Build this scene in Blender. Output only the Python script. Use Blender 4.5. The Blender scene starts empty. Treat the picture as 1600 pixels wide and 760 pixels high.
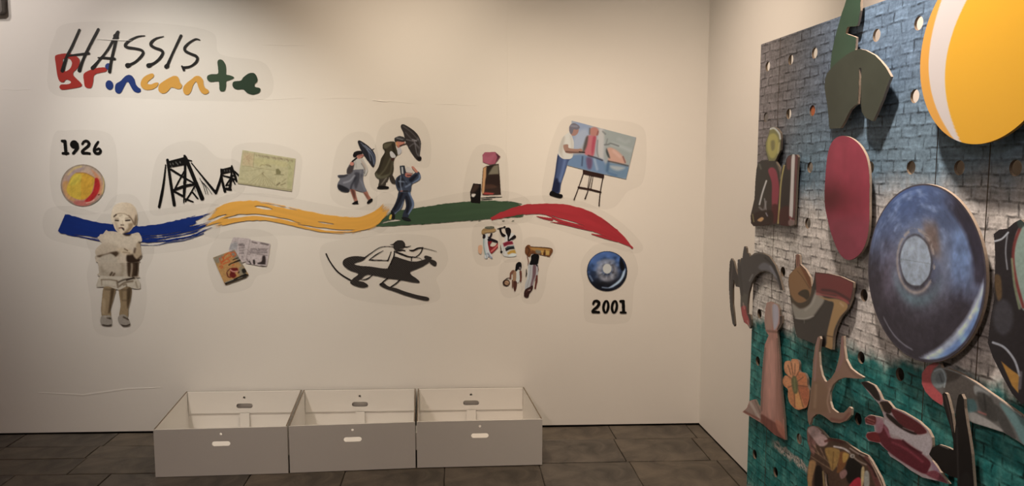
import bpy, bmesh, math, random
import numpy as np
from mathutils import Vector, Matrix
from mathutils.geometry import tessellate_polygon

SC = bpy.context.scene
COL = SC.collection
random.seed(7)

# ------------------------------------------------------------------ camera
FPX, HZ, EYE = 1180.0, 260.0, 1.55
PITCH = math.atan((380 - HZ) / FPX)
cam_d = bpy.data.cameras.new('camera')
cam_d.sensor_fit = 'HORIZONTAL'
cam_d.sensor_width = 36.0
cam_d.lens = 36.0 * FPX / 1600.0
cam_d.clip_start = 0.05
cam = bpy.data.objects.new('camera', cam_d)
COL.objects.link(cam)
cam.location = (0, 0, EYE)
cam.rotation_euler = (math.pi / 2 - PITCH, 0, 0)
SC.camera = cam

# ------------------------------------------------------------------ world, light, exposure
w = bpy.data.worlds.new('world')
SC.world = w
w.use_nodes = True
w.node_tree.nodes['Background'].inputs[0].default_value = (0.9, 0.8, 0.7, 1)
w.node_tree.nodes['Background'].inputs[1].default_value = 0.0
SC.view_settings.view_transform = 'Standard'
SC.view_settings.look = 'None'
SC.view_settings.exposure = 0.0
SC.view_settings.gamma = 1.0
SC.view_settings.use_curve_mapping = False


def spot(name, loc, aim, watts, col, size, blend, radius=0.05):
    d = bpy.data.lights.new(name, 'SPOT')
    d.energy = watts
    d.color = col
    d.spot_size = math.radians(size)
    d.spot_blend = blend
    d.shadow_soft_size = radius
    o = bpy.data.objects.new(name, d)
    COL.objects.link(o)
    o.location = loc
    o.rotation_euler = (Vector(aim) - Vector(loc)).to_track_quat('-Z', 'Y').to_euler()
    return o


spot('track_spot_title', (-2.0, 3.0, 3.25), (-1.74, 4.29, 1.48), 66, (1.0, 0.925, 0.80), 58, 1.0, 0.06)
spot('track_spot_title_low', (-2.0, 2.6, 3.25), (-1.70, 4.29, 1.20), 92, (1.0, 0.925, 0.80), 58, 1.0, 0.06)
spot('track_spot_left', (-3.3, 2.9, 3.25), (-3.1, 4.25, 2.2), 56, (1.0, 0.885, 0.80), 80, 1.0, 0.08)
spot('track_spot_left_far', (-3.0, 2.2, 3.25), (-2.7, 4.25, 2.1), 82, (1.0, 0.885, 0.80), 60, 1.0, 0.08)
spot('track_spot_timeline', (-0.65, 2.8, 3.25), (-0.55, 4.35, 1.45), 86, (1.0, 0.78, 0.56), 85, 1.0, 0.08)
spot('track_spot_low', (-0.5, 2.9, 3.25), (-0.35, 4.3, 0.35), 78, (1.0, 0.86, 0.67), 85, 1.0, 0.08)
spot('track_spot_corner', (0.2, 2.5, 3.25), (1.1, 4.3, 1.0), 142, (1.0, 0.80, 0.60), 75, 1.0, 0.1)
spot('fill_spot_side', (0.1, 3.2, 3.25), (1.17, 3.9, 0.9), 56, (1.0, 0.79, 0.64), 70, 1.0, 0.1)  # fill added from the left to brighten the right wall
spot('track_spot_wash', (0.58, 2.05, 3.25), (1.35, 2.0, 2.05), 325, (1.0, 0.79, 0.64), 75, 1.0, 0.06)
spot('fill_spot_room', (-1.5, -0.8, 3.3), (-1.3, -0.4, 0.0), 305, (1.0, 0.75, 0.65), 140, 1.0, 0.2)  # added fill behind the camera, lifts the ambient light


# ------------------------------------------------------------------ geometry of the place (metres)
CORNER = np.array([1.1289, 4.4278])
WA = math.radians(2.443)                       # back wall direction
WX = np.array([math.cos(WA), math.sin(WA)])
WN = np.array([math.sin(WA), -math.cos(WA)])   # out of the wall, into the room
RA = math.radians(-85.17)                      # right wall direction (towards the viewer)
RX = np.array([math.cos(RA), math.sin(RA)])
BA = 0.1214                                    # display board
BP = np.array([1.0186, 3.07])
BX = np.array([math.sin(BA), -math.cos(BA)])
BN = np.array([-math.cos(BA), -math.sin(BA)])
BROT = math.atan2(BX[1], BX[0])
CS, SN = math.cos(PITCH), math.sin(PITCH)


def rays(P):
    P = np.asarray(P, float)
    u = (P[..., 0] - 800) / FPX
    v = (380 - P[..., 1]) / FPX
    return np.stack([u, CS + v * SN, -SN + v * CS], -1)


def on_plane(P, p0, ex, n, off=0.0):
    """measured photo points -> (along, height) on a vertical plane standing `off` in front of p0"""
    r = rays(P)
    o = p0 + n * off
    t = (o @ n) / (r[..., :2] @ n)
    Q = r * t[..., None]
    return np.stack([(Q[..., :2] - p0) @ ex, Q[..., 2] + EYE], -1)


def wall_pt(P, off=0.0): return on_plane(P, CORNER, WX, WN, off)
def board_pt(P, off=0.0): return on_plane(P, BP, BX, BN, off)


# ------------------------------------------------------------------ helpers
def lin(c):
    c = np.asarray(c, float) / 255.0
    return np.where(c <= 0.04045, c / 12.92, ((c + 0.055) / 1.055) ** 2.4)


def link(o, parent=None):
    COL.objects.link(o)
    if parent is not None:
        o.parent = parent
    return o


def tag(o, label, cat, group=None, kind=None):
    if label: o['label'] = label
    if cat: o['category'] = cat
    if group: o['group'] = group
    if kind: o['kind'] = kind
    return o


def empty(name, loc, rotz=0.0):
    o = bpy.data.objects.new(name, None)
    o.empty_display_size = 0.05
    o.location = loc
    o.rotation_euler = (0, 0, rotz)
    COL.objects.link(o)
    return o


def mesh_obj(name, verts, faces, mat, parent=None, smooth=False):
    me = bpy.data.meshes.new(name)
    me.from_pydata([tuple(v) for v in verts], [], [tuple(f) for f in faces])
    me.update()
    if mat: me.materials.append(mat)
    if smooth:
        me.shade_smooth()
    o = bpy.data.objects.new(name, me)
    return link(o, parent)


def fix_normals(o):
    bm = bmesh.new(); bm.from_mesh(o.data)
    bmesh.ops.recalc_face_normals(bm, faces=bm.faces)
    bm.to_mesh(o.data); bm.free()
    return o


def new_mat(name):
    m = bpy.data.materials.new(name)
    m.use_nodes = True
    nt = m.node_tree
    return m, nt, nt.nodes['Principled BSDF']


def plain(name, alb, rough=0.5, noise=0.0, scale=20, bump=0.0, bscale=60, spec=0.4):
    m, nt, b = new_mat(name)
    b.inputs['Roughness'].default_value = rough
    b.inputs['Specular IOR Level'].default_value = spec
    b.inputs['Base Color'].default_value = (*alb, 1)
    tc = nt.nodes.new('ShaderNodeTexCoord')
    if noise > 0:
        n = nt.nodes.new('ShaderNodeTexNoise'); n.inputs['Scale'].default_value = scale
        n.inputs['Detail'].default_value = 6
        nt.links.new(tc.outputs['Object'], n.inputs['Vector'])
        mx = nt.nodes.new('ShaderNodeMix'); mx.data_type = 'RGBA'
        mx.inputs[6].default_value = (*[a * (1 - noise) for a in alb], 1)
        mx.inputs[7].default_value = (*[min(.95, a * (1 + noise)) for a in alb], 1)
        nt.links.new(n.outputs['Fac'], mx.inputs[0]); nt.links.new(mx.outputs[2], b.inputs['Base Color'])
    if bump > 0:
        n = nt.nodes.new('ShaderNodeTexNoise'); n.inputs['Scale'].default_value = bscale
        n.inputs['Detail'].default_value = 5
        nt.links.new(tc.outputs['Object'], n.inputs['Vector'])
        bp = nt.nodes.new('ShaderNodeBump'); bp.inputs['Strength'].default_value = bump
        bp.inputs['Distance'].default_value = 0.01
        nt.links.new(n.outputs['Fac'], bp.inputs['Height']); nt.links.new(bp.outputs['Normal'], b.inputs['Normal'])
    return m


def print_mat(name, rough):
    m, nt, b = new_mat(name)
    a = nt.nodes.new('ShaderNodeAttribute'); a.attribute_name = 'Col'
    nt.links.new(a.outputs['Color'], b.inputs['Base Color'])
    b.inputs['Roughness'].default_value = rough
    b.inputs['Specular IOR Level'].default_value = 0.3
    return m


M = {}
M['wall'] = plain('wall_paint', (.76, .745, .72), .55, .03, 1.3, .12, 9, .3)
M['wall_dark'] = plain('far_wall_paint', (.60, .56, .52), .7)
M['ceiling'] = plain('ceiling_paint', (.42, .40, .38), .9)
M['base'] = plain('floor_grout', (.030, .025, .020), .9)
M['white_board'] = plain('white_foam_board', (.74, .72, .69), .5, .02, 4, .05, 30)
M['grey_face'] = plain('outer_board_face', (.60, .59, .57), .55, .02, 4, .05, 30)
M['cut_edge'] = plain('cut_board_edge', (.17, .135, .10), .8, .2, 60)
M['slot_shade'] = plain('slot_shade', (.16, .14, .12), .9)
M['card_edge'] = plain('cardboard_edge', (.45, .38, .31), .8, .25, 120)
M['peg'] = plain('peg_wood', (.48, .38, .27), .6, .1, 40)
M['dark_metal'] = plain('dark_grey_metal', (.10, .09, .08), .4)
M['pale_panel'] = plain('pale_panel', (.62, .60, .58), .35)
M['dark_hole'] = plain('dark_recess', (.02, .018, .016), .9)
M['print'] = print_mat('vinyl_print', .42)
M['paint'] = print_mat('painted_print', .38)

# transparent vinyl film
m, nt, b = new_mat('clear_vinyl_film')
b.inputs['Base Color'].default_value = (.52, .50, .46, 1); b.inputs['Roughness'].default_value = .32
tr = nt.nodes.new('ShaderNodeBsdfTransparent'); tr.inputs[0].default_value = (.985, .985, .985, 1)
ms = nt.nodes.new('ShaderNodeMixShader'); ms.inputs[0].default_value = .045
nt.links.new(tr.outputs[0], ms.inputs[1]); nt.links.new(b.outputs[0], ms.inputs[2])
nt.links.new(ms.outputs[0], nt.nodes['Material Output'].inputs[0])
M['film'] = m


# dark slate
def slate(name, tone):
    m, nt, b = new_mat(name)
    tc = nt.nodes.new('ShaderNodeTexCoord')
    n = nt.nodes.new('ShaderNodeTexNoise'); n.inputs['Scale'].default_value = 4.5; n.inputs['Detail'].default_value = 9
    n.inputs['Roughness'].default_value = .65
    n.inputs['Distortion'].default_value = .8
    nt.links.new(tc.outputs['Object'], n.inputs['Vector'])
    r = nt.nodes.new('ShaderNodeValToRGB')
    e = r.color_ramp.elements
    e[0].position = .34; e[0].color = (*[t * .50 for t in tone], 1)
    e[1].position = .66; e[1].color = (*[t * 1.6 for t in tone], 1)
    nt.links.new(n.outputs['Fac'], r.inputs[0])
    v = nt.nodes.new('ShaderNodeTexNoise'); v.inputs['Scale'].default_value = 34; v.inputs['Detail'].default_value = 3
    nt.links.new(tc.outputs['Object'], v.inputs['Vector'])
    rr = nt.nodes.new('ShaderNodeValToRGB')
    rr.color_ramp.elements[0].position = .70; rr.color_ramp.elements[0].color = (0, 0, 0, 1)
    rr.color_ramp.elements[1].position = .80; rr.color_ramp.elements[1].color = (.55, .55, .55, 1)
    nt.links.new(v.outputs['Fac'], rr.inputs[0])
    mx = nt.nodes.new('ShaderNodeMix'); mx.data_type = 'RGBA'
    mx.inputs[7].default_value = (.26, .23, .19, 1)
    nt.links.new(rr.outputs[0], mx.inputs[0]); nt.links.new(r.outputs[0], mx.inputs[6])
    nt.links.new(mx.outputs[2], b.inputs['Base Color'])
    b.inputs['Roughness'].default_value = .5
    bp = nt.nodes.new('ShaderNodeBump'); bp.inputs['Strength'].default_value = .5; bp.inputs['Distance'].default_value = .012
    nt.links.new(n.outputs['Fac'], bp.inputs['Height']); nt.links.new(bp.outputs['Normal'], b.inputs['Normal'])
    return m


M['slate'] = [slate('slate_stone', (.076, .063, .049)), slate('slate_stone_brown', (.080, .065, .049)), slate('slate_stone_grey', (.072, .061, .050))]


# board print: photograph of a painted block wall, printed flat on the panels
def board_print():
    m, nt, b = new_mat('block_wall_print')
    N, L = nt.nodes.new, nt.links.new
    tc = N('ShaderNodeTexCoord')
    sep = N('ShaderNodeSeparateXYZ'); L(tc.outputs['Object'], sep.inputs[0])

    def math_(op, a, bb=None, c=None):
        n = N('ShaderNodeMath'); n.operation = op
        for i, x in enumerate((a, bb, c)):
            if x is None: continue
            if isinstance(x, (int, float)): n.inputs[i].default_value = x
            else: L(x, n.inputs[i])
        return n.outputs[0]

    def noise(scale, detail=4, vec=None, rough=.55):
        n = N('ShaderNodeTexNoise'); n.inputs['Scale'].default_value = scale; n.inputs['Detail'].default_value = detail
        n.inputs['Roughness'].default_value = rough
        L(vec if vec else tc.outputs['Object'], n.inputs['Vector'])
        return n

    def mix(f, a, bb, mode='MIX'):
        n = N('ShaderNodeMix'); n.data_type = 'RGBA'; n.blend_type = mode
        if isinstance(f, (int, float)): n.inputs[0].default_value = f
        else: L(f, n.inputs[0])
        for i, x in ((6, a), (7, bb)):
            if isinstance(x, tuple): n.inputs[i].default_value = (*x, 1)
            else: L(x, n.inputs[i])
        return n.outputs[2]

    def step(x, lo, hi):
        n = N('ShaderNodeMapRange'); n.interpolation_type = 'SMOOTHSTEP'
        n.inputs[1].default_value = lo; n.inputs[2].default_value = hi
        L(x, n.inputs[0]); return n.outputs[0]
    # distorted coordinates
    dn = noise(11, 4)
    dv = N('ShaderNodeVectorMath'); dv.operation = 'MULTIPLY_ADD'
    L(dn.outputs['Color'], dv.inputs[0]); dv.inputs[1].default_value = (.034, 0, .019); L(tc.outputs['Object'], dv.inputs[2])
    s2 = N('ShaderNodeSeparateXYZ'); L(dv.outputs[0], s2.inputs[0])

    def brick(dz):
        cb = N('ShaderNodeCombineXYZ'); L(s2.outputs[0], cb.inputs[0]); L(math_('ADD', s2.outputs[2], dz), cb.inputs[1])
        k = N('ShaderNodeTexBrick'); L(cb.outputs[0], k.inputs['Vector'])
        k.inputs['Scale'].default_value = 1; k.inputs['Brick Width'].default_value = .064; k.inputs['Row Height'].default_value = .0335
        k.inputs['Mortar Size'].default_value = .0058; k.inputs['Mortar Smooth'].default_value = 1.0
        k.inputs['Color1'].default_value = (0, 0, 0, 1); k.inputs['Color2'].default_value = (1, 1, 1, 1)
        k.inputs['Mortar'].default_value = (.5, .5, .5, 1)
        return k
    k0 = brick(0.0); k1 = brick(-.0055)
    x, z = sep.outputs[0], sep.outputs[2]
    big = noise(2.6, 4).outputs['Fac']; mid = noise(16, 4).outputs['Fac']; fine = noise(75, 5, None, .7).outputs['Fac']
    # colour bands (board heights in metres)
    sv = N('ShaderNodeVectorMath'); sv.operation = 'MULTIPLY'
    L(dv.outputs[0], sv.inputs[0]); sv.inputs[1].default_value = (9, 1, 62)
    streak = noise(1.0, 4, sv.outputs[0], .6).outputs['Fac']
    zz = math_('ADD', z, math_('MULTIPLY', math_('SUBTRACT', big, .5), .16))
    zz = math_('ADD', zz, math_('MULTIPLY', math_('SUBTRACT', mid, .5), .12))
    zz = math_('SUBTRACT', zz, math_('MULTIPLY', x, .085))
    blue = mix(step(x, .0, .75), (.185, .190, .215), (.150, .245, .385))
    blue = mix(step(zz, 1.50, 1.80), (.175, .285, .400), blue)
    blue = mix(step(x, .35, .0), blue, (.205, .200, .225))
    grey = mix(step(big, .3, .7), (.64, .66, .68), (.80, .81, .82))
    teal = mix(step(mid, .35, .75), (.018, .200, .210), (.100, .360, .350))
    c = mix(step(zz, 1.31, 1.48), grey, blue)
    c = mix(step(zz, .955, .885), c, teal)
    # streak of bare wall and worn foot of the print
    st = math_('ABSOLUTE', math_('SUBTRACT', math_('ADD', z, math_('MULTIPLY', math_('SUBTRACT', mid, .5), .05)), .455))
    st = math_('MULTIPLY', step(st, .022, .008), math_('MULTIPLY', step(x, .14, .2), step(x, .62, .4)))
    c = mix(math_('MULTIPLY', st, step(fine, .38, .55)), c, (.60, .58, .55))
    st2 = math_('MULTIPLY', step(zz, .24, .15), step(fine, .42, .58))
    c = mix(st2, c, (.52, .51, .49))
    # per brick tone, streaks, grain of the photographed blocks
    tone = math_('MULTIPLY_ADD', k0.outputs['Color'], .16, .92)
    c2 = N('ShaderNodeVectorMath'); c2.operation = 'SCALE'; L(c, c2.inputs[0]); L(tone, c2.inputs[3])
    c = c2.outputs[0]
    gm = math_('MULTIPLY_ADD', fine, 1.7, .15)
    gm = math_('MULTIPLY', gm, math_('MULTIPLY_ADD', streak, 1.5, .25))
    gm = math_('MULTIPLY', gm, math_('MULTIPLY_ADD', mid, .7, .65))
    g2 = N('ShaderNodeVectorMath'); g2.operation = 'SCALE'; L(c, g2.inputs[0]); L(gm, g2.inputs[3]); c = g2.outputs[0]
    wear = step(noise(21, 4, None, .65).outputs['Fac'], .38, .64)
    c = mix(math_('MULTIPLY', k0.outputs['Fac'], math_('MULTIPLY_ADD', wear, .88, .08)), c, (.13, .13, .135), 'MULTIPLY')
    hl = math_('MULTIPLY', math_('MULTIPLY', k1.outputs['Fac'], math_('SUBTRACT', 1.0, k0.outputs['Fac'])), math_('MULTIPLY', wear, .55))
    h2 = N('ShaderNodeVectorMath'); h2.operation = 'SCALE'; L(c, h2.inputs[0]); h2.inputs[3].default_value = 1.55
    c = mix(hl, c, h2.outputs[0])
    L(c, b.inputs['Base Color'])
    b.inputs['Roughness'].default_value = .6
    b.inputs['Specular IOR Level'].default_value = .25
    return m


M['board'] = board_print()


# ------------------------------------------------------------------ a small numpy painter: prints become coloured mesh cells
def vnoise(X, Y, sx, sy, seed=0, ang=0.0):
    c, s = math.cos(ang), math.sin(ang)
    U = (X * c + Y * s) / sx; V = (-X * s + Y * c) / sy
    iu = np.floor(U).astype(int); iv = np.floor(V).astype(int)
    fu = U - iu; fv = V - iv
    fu = fu * fu * (3 - 2 * fu); fv = fv * fv * (3 - 2 * fv)

    def h(a, b):
        n = (a * 374761393 + b * 668265263 + seed * 974634777) & 0xffffffff
        n = ((n ^ (n >> 13)) * 1274126177) & 0xffffffff
        return ((n ^ (n >> 16)) & 0xffff) / 65535.0
    return (h(iu, iv) * (1 - fu) + h(iu + 1, iv) * fu) * (1 - fv) + (h(iu, iv + 1) * (1 - fu) + h(iu + 1, iv + 1) * fu) * fv


def smooth_pts(p, n=5, closed=True):
    p = np.asarray(p, float)
    N = len(p); out = []
    rng = range(N) if closed else range(N - 1)
    for i in rng:
        if closed:
            a, b, c, d = p[(i - 1) % N], p[i], p[(i + 1) % N], p[(i + 2) % N]
        else:
            a, b, c, d = p[max(i - 1, 0)], p[i], p[i + 1], p[min(i + 2, N - 1)]
        for k in range(n):
            t = k / n
            out.append(.5 * (2 * b + (c - a) * t + (2 * a - 5 * b + 4 * c - d) * t * t + (3 * b - a - 3 * c + d) * t ** 3))
    if not closed: out.append(p[-1])
    return np.array(out)


def ink_albedo(rgb, ref, alb):
    """colour seen beside white paint of colour `ref` -> reflectance of the ink (inks are deep in the darks)"""
    a = lin(np.clip(rgb, 0, 255)) / lin(ref) * alb
    y = (a @ np.array([.2126, .7152, .0722]))[..., None]
    a = y + (a - y) * .92
    return np.clip(a * (.50 + .50 * np.minimum(1, y / .14)), .002, .92)


class Canvas:
    def __init__(s, x0, y0, x1, y1, ss=2, ref=(195, 172, 150), alb=.75, k=.80):
        s.x0, s.y0, s.ss = x0, y0, ss
        s.nx = int(round((x1 - x0) * ss)); s.ny = int(round((y1 - y0) * ss))
        xs = x0 + (np.arange(s.nx) + .5) / ss; ys = y0 + (np.arange(s.ny) + .5) / ss
        s.X, s.Y = np.meshgrid(xs, ys)
        s.rgb = np.zeros((s.ny, s.nx, 3)); s.a = np.zeros((s.ny, s.nx))
        s.ref, s.alb, s.k = ref, alb, k
        s.o = (0, 0, 1)

    def view(s, ox, oy, k): s.o = (ox, oy, k); return s

    def T(s, p):
        p = np.asarray(p, float)
        return p / s.o[2] + np.array(s.o[:2])

    def _win(s, P, m):
        i0 = max(0, int((P[:, 0].min() - m - s.x0) * s.ss)); i1 = min(s.nx, int((P[:, 0].max() + m - s.x0) * s.ss) + 2)
        j0 = max(0, int((P[:, 1].min() - m - s.y0) * s.ss)); j1 = min(s.ny, int((P[:, 1].max() + m - s.y0) * s.ss) + 2)
        return slice(j0, max(j0, j1)), slice(i0, max(i0, i1))

    def _sd(s, P, X, Y):
        d = np.full(X.shape, 1e9); ins = np.zeros(X.shape, bool)
        N = len(P)
        for i in range(N):
            ax, ay = P[i]; bx, by = P[(i + 1) % N]
            ex, ey = bx - ax, by - ay
            wx, wy = X - ax, Y - ay
            t = np.clip((wx * ex + wy * ey) / max(ex * ex + ey * ey, 1e-12), 0, 1)
            d = np.minimum(d, (wx - ex * t) ** 2 + (wy - ey * t) ** 2)
            if abs(ey) > 1e-12:
                c = ((ay > Y) != (by > Y)) & (X < ex * (Y - ay) / ey + ax)
                ins ^= c
        return np.where(ins, -1, 1) * np.sqrt(d)

    def _put(s, w, cov, col, clip):
        if callable(col): col = col(s.X[w], s.Y[w])
        col = np.asarray(col, float)
        if clip: cov = cov * np.clip(s.a[w], 0, 1)
        s.rgb[w] = s.rgb[w] * (1 - cov[..., None]) + col * cov[..., None]
        if not clip: s.a[w] = np.maximum(s.a[w], cov)

    def poly(s, pts, col, soft=.5, sm=False, op=1.0, clip=False):
        P = s.T(pts)
        if sm: P = smooth_pts(P)
        w = s._win(P, soft + 1)
        if s.X[w].size == 0: return s
        sd = s._sd(P, s.X[w], s.Y[w])
        # painted colour bleeds fully to the silhouette: hard alpha, soft colour
        cov = np.clip(.5 - sd / (2 * soft), 0, 1) * op
        if not clip and op == 1.0 and soft <= 1:
            s._put(w, np.where(sd < .25, 1.0, 0.0), col, False)
        else:
            s._put(w, cov, col, clip)
        return s

    def pc(s, pts, col, soft=1.0, op=1.0, sm=True): return s.poly(pts, col, soft, sm, op, True)

    def line(s, pts, wd, col, soft=.5, sm=True, op=1.0, clip=False):
        P = s.T(pts); wd = np.broadcast_to(np.asarray(wd, float), (len(P),)) / s.o[2]
        Q = np.c_[P, wd]
        if sm and len(P) > 2: Q = smooth_pts(Q, 6, False)
        w = s._win(Q[:, :2], Q[:, 2].max() + soft + 1)
        X, Y = s.X[w], s.Y[w]
        if X.size == 0: return s
        best = np.full(X.shape, 1e9)
        for i in range(len(Q) - 1):
            ax, ay, ra = Q[i]; bx, by, rb = Q[i + 1]
            ex, ey = bx - ax, by - ay
            t = np.clip(((X - ax) * ex + (Y - ay) * ey) / max(ex * ex + ey * ey, 1e-12), 0, 1)
            best = np.minimum(best, np.hypot(X - ax - ex * t, Y - ay - ey * t) - (ra + (rb - ra) * t) / 2)
        if clip: cov = np.clip(.5 - best / (2 * soft), 0, 1) * op
        else: cov = np.where(best < 0.05, 1.0, 0.0)
        s._put(w, cov, col, clip)
        return s

    def lc(s, pts, wd, col, soft=.7, op=1.0, sm=True): return s.line(pts, wd, col, soft, sm, op, True)

    def ell(s, cx, cy, rx, ry, col, rot=0, soft=.5, op=1.0, clip=False):
        t = np.linspace(0, 2 * math.pi, 40, endpoint=False)
        c, sn = math.cos(rot), math.sin(rot)
        x, y = rx * np.cos(t), ry * np.sin(t)
        return s.poly(np.c_[cx + x * c - y * sn, cy + x * sn + y * c], col, soft, False, op, clip)

    def ec(s, cx, cy, rx, ry, col, rot=0, soft=1.0, op=1.0): return s.ell(cx, cy, rx, ry, col, rot, soft, op, True)

    def erase(s, pts, sm=True):
        P = s.T(pts)
        if sm: P = smooth_pts(P)
        s.a[s._sd(P, s.X, s.Y) < 0] = 0
        return s

    def grain(s, amt, sx=2, sy=2, ang=0.0, seed=1):
        n = vnoise(s.X, s.Y, sx, sy, seed, ang) + .5 * vnoise(s.X, s.Y, sx / 2.3, sy / 2.3, seed + 9, ang)
        s.rgb *= (1 + amt * (n / 1.5 - .5) * 2)[..., None]
        return s

    def mesh(s, name, mapper, mat, origin, y):
        """cells -> one mesh in the plane y = const of its root; origin = (along, height) of the root"""
        keep = s.a > .5
        nx1 = s.nx + 1
        jj, ii = np.nonzero(keep)
        quads = np.stack([jj * nx1 + ii, (jj + 1) * nx1 + ii, (jj + 1) * nx1 + ii + 1, jj * nx1 + ii + 1], 1)
        used, inv = np.unique(quads.ravel(), return_inverse=True)
        px = s.x0 + (used % nx1) / s.ss; py = s.y0 + (used // nx1) / s.ss
        uv = mapper(np.stack([px, py], -1))
        co = np.empty((len(used), 3), np.float32)
        co[:, 0] = uv[:, 0] - origin[0]; co[:, 1] = y; co[:, 2] = uv[:, 1] - origin[1]
        a = ink_albedo(s.rgb, s.ref, s.alb * s.k)
        # vertex colours: mean of the kept cells around
        acc = np.zeros(((s.ny + 1) * nx1, 4))
        ac = np.c_[a[jj, ii], np.ones(len(jj))]
        for k in range(4): np.add.at(acc, quads[:, k], ac)
        col = acc[used]; col = col / col[:, 3:4]
        me = bpy.data.meshes.new(name)
        nq = len(quads)
        me.vertices.add(len(used)); me.vertices.foreach_set('co', co.ravel())
        me.loops.add(nq * 4); me.loops.foreach_set('vertex_index', inv.astype(np.int32))
        me.polygons.add(nq); me.polygons.foreach_set('loop_start', np.arange(0, nq * 4, 4, dtype=np.int32))
        at = me.attributes.new('Col', 'FLOAT_COLOR', 'POINT')
        at.data.foreach_set('color', col.astype(np.float32).ravel())
        me.update(calc_edges=True)
        me.materials.append(mat)
        return bpy.data.objects.new(name, me)


# ------------------------------------------------------------------ structure
def slab_box(name, corners, z0, z1, mat, parent=None, org=(0, 0, 0)):
    n = len(corners)
    v = [(x - org[0], y - org[1], z0 - org[2]) for x, y in corners] + [(x - org[0], y - org[1], z1 - org[2]) for x, y in corners]
    f = [tuple(range(n))[::-1], tuple(range(n, 2 * n))] + [(i, (i + 1) % n, n + (i + 1) % n, n + i) for i in range(n)]
    return fix_normals(mesh_obj(name, v, f, mat, parent))


HT = 3.45
L0 = CORNER - WX * 5.4                          # far left end of the back wall
R0 = CORNER + RX * 7.6
floor = slab_box('floor', [(-5.0, -3.2), (2.2, -3.2), (2.2, 4.8), (-5.0, 4.8)], -.10, -.010, M['base'])
tag(floor, 'dark slate stone floor with uneven joints', None, None, 'structure')
wall_back = slab_box('wall_back', [L0, CORNER + WX * .12, CORNER + WX * .12 - WN * .12, L0 - WN * .12], .006, HT, M['wall'])
tag(wall_back, 'white plastered wall carrying the painted stickers', None, None, 'structure')
rw = CORNER
RNO = np.array([-RX[1], RX[0]])
wall_right = slab_box('wall_right', [rw + WX * .0005, R0, R0 + RNO * .12, rw + RNO * .12], .004, HT, M['wall'])
tag(wall_right, 'white wall behind the tall printed board', None, None, 'structure')
for nm, cs in (('wall_left', [(-4.45, -3.1), (-4.35, -3.1), (-4.35, 4.15), (-4.45, 4.15)]),
               ('wall_front', [(-4.4, -3.15), (1.6, -3.15), (1.6, -3.05), (-4.4, -3.05)])):
    tag(slab_box(nm, cs, 0, HT, M['wall_dark']), 'plain wall outside the view', None, None, 'structure')
tag(slab_box('ceiling', [(-4.6, -3.3), (2.2, -3.3), (2.2, 4.8), (-4.6, 4.8)], HT + .002, HT + .1, M['ceiling']), 'dim ceiling above the view', None, None, 'structure')


# plaster seams on the back wall, thin raised ridges
def seam(pts, hgt, thick=.0012):
    P = wall_pt(np.array(pts, float))
    vs, fs = [], []
    for i, (u, z) in enumerate(P):
        t = 1 - abs(i / (len(P) - 1) - .5) * 1.6
        hh = hgt * max(.25, t)
        if abs(P[0][1] - P[-1][1]) > abs(P[0][0] - P[-1][0]):
            a, b = (u - hh, z), (u + hh, z)
        else:
            a, b = (u, z - hh), (u, z + hh)
        for (x, y), d in ((a, 0.0002), ((u, z), -thick), (b, 0.0002)):
            q = CORNER + WX * x - WN * d
            vs.append((q[0], q[1], y))
    for i in range(len(P) - 1):
        for k in range(2):
            fs.append((3 * i + k, 3 * i + k + 1, 3 * i + k + 4, 3 * i + k + 3))
    o = mesh_obj('plaster_seam', vs, fs, M['wall'], wall_back)
    return o


seam([(0, 140), (25, 141), (48, 140)], .0022)
seam([(390, 154), (415, 156), (440, 155), (478, 153)], .0018)
seam([(500, 155), (530, 153), (560, 153), (575, 155)], .0012)
seam([(582, 157), (595, 158), (607, 159)], .0055, .003)
seam([(606, 158), (625, 160), (647, 162)], .0020)
seam([(680, 163), (700, 163), (720, 164), (745, 165)], .0020)
seam([(410, 70), (440, 71), (478, 71)], .0015)
seam([(792, 2), (793, 80), (793, 150), (790, 340)], .0016, .0009)
seam([(60, 614), (130, 618), (200, 608), (250, 606)], .012, .0012)


# slate slabs: parts of the floor
def clip_half(poly, p, n):
    out = []
    for i in range(len(poly)):
        a, b = np.array(poly[i]), np.array(poly[(i + 1) % len(poly)])
        da, db = (a - p) @ n, (b - p) @ n
        if da >= 0: out.append(a)
        if da * db < 0: out.append(a + (b - a) * da / (da - db))
    return out


def stone(poly, z, mat, tilt):
    if len(poly) < 3: return
    poly = [np.array(p) for p in poly]
    c = sum(poly) / len(poly)
    n = len(poly)
    # chipped, slightly wavering outline
    out = []
    for i in range(n):
        a, b = poly[i], poly[(i + 1) % n]
        Ln = np.linalg.norm(b - a)
        k = max(1, int(Ln / .09))
        for j in range(k):
            q = a + (b - a) * j / k
            q = q + (c - q) / max(np.linalg.norm(c - q), 1e-6) * random.uniform(0, .0035)
            out.append(q)
    rim = [q + (c - q) / max(np.linalg.norm(c - q), 1e-6) * random.uniform(.002, .006) for q in out]
    m = len(out)

    def top(q, dz): return z + dz + tilt[0] * (q[0] - c[0]) + tilt[1] * (q[1] - c[1])
    v = [(q[0] - c[0], q[1] - c[1], -.012) for q in out]
    v += [(q[0] - c[0], q[1] - c[1], top(q, -.0025)) for q in out]
    v += [(q[0] - c[0], q[1] - c[1], top(q, random.uniform(-.0012, .0))) for q in rim]
    f = [(i, (i + 1) % m, m + (i + 1) % m, m + i) for i in range(m)]
    f += [(m + i, m + (i + 1) % m, 2 * m + (i + 1) % m, 2 * m + i) for i in range(m)]
    f += [tuple(range(2 * m, 3 * m))]
    o = mesh_obj('stone_slab', v, f, mat, floor)
    o.location = (c[0], c[1], 0)
    fix_normals(o)


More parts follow.
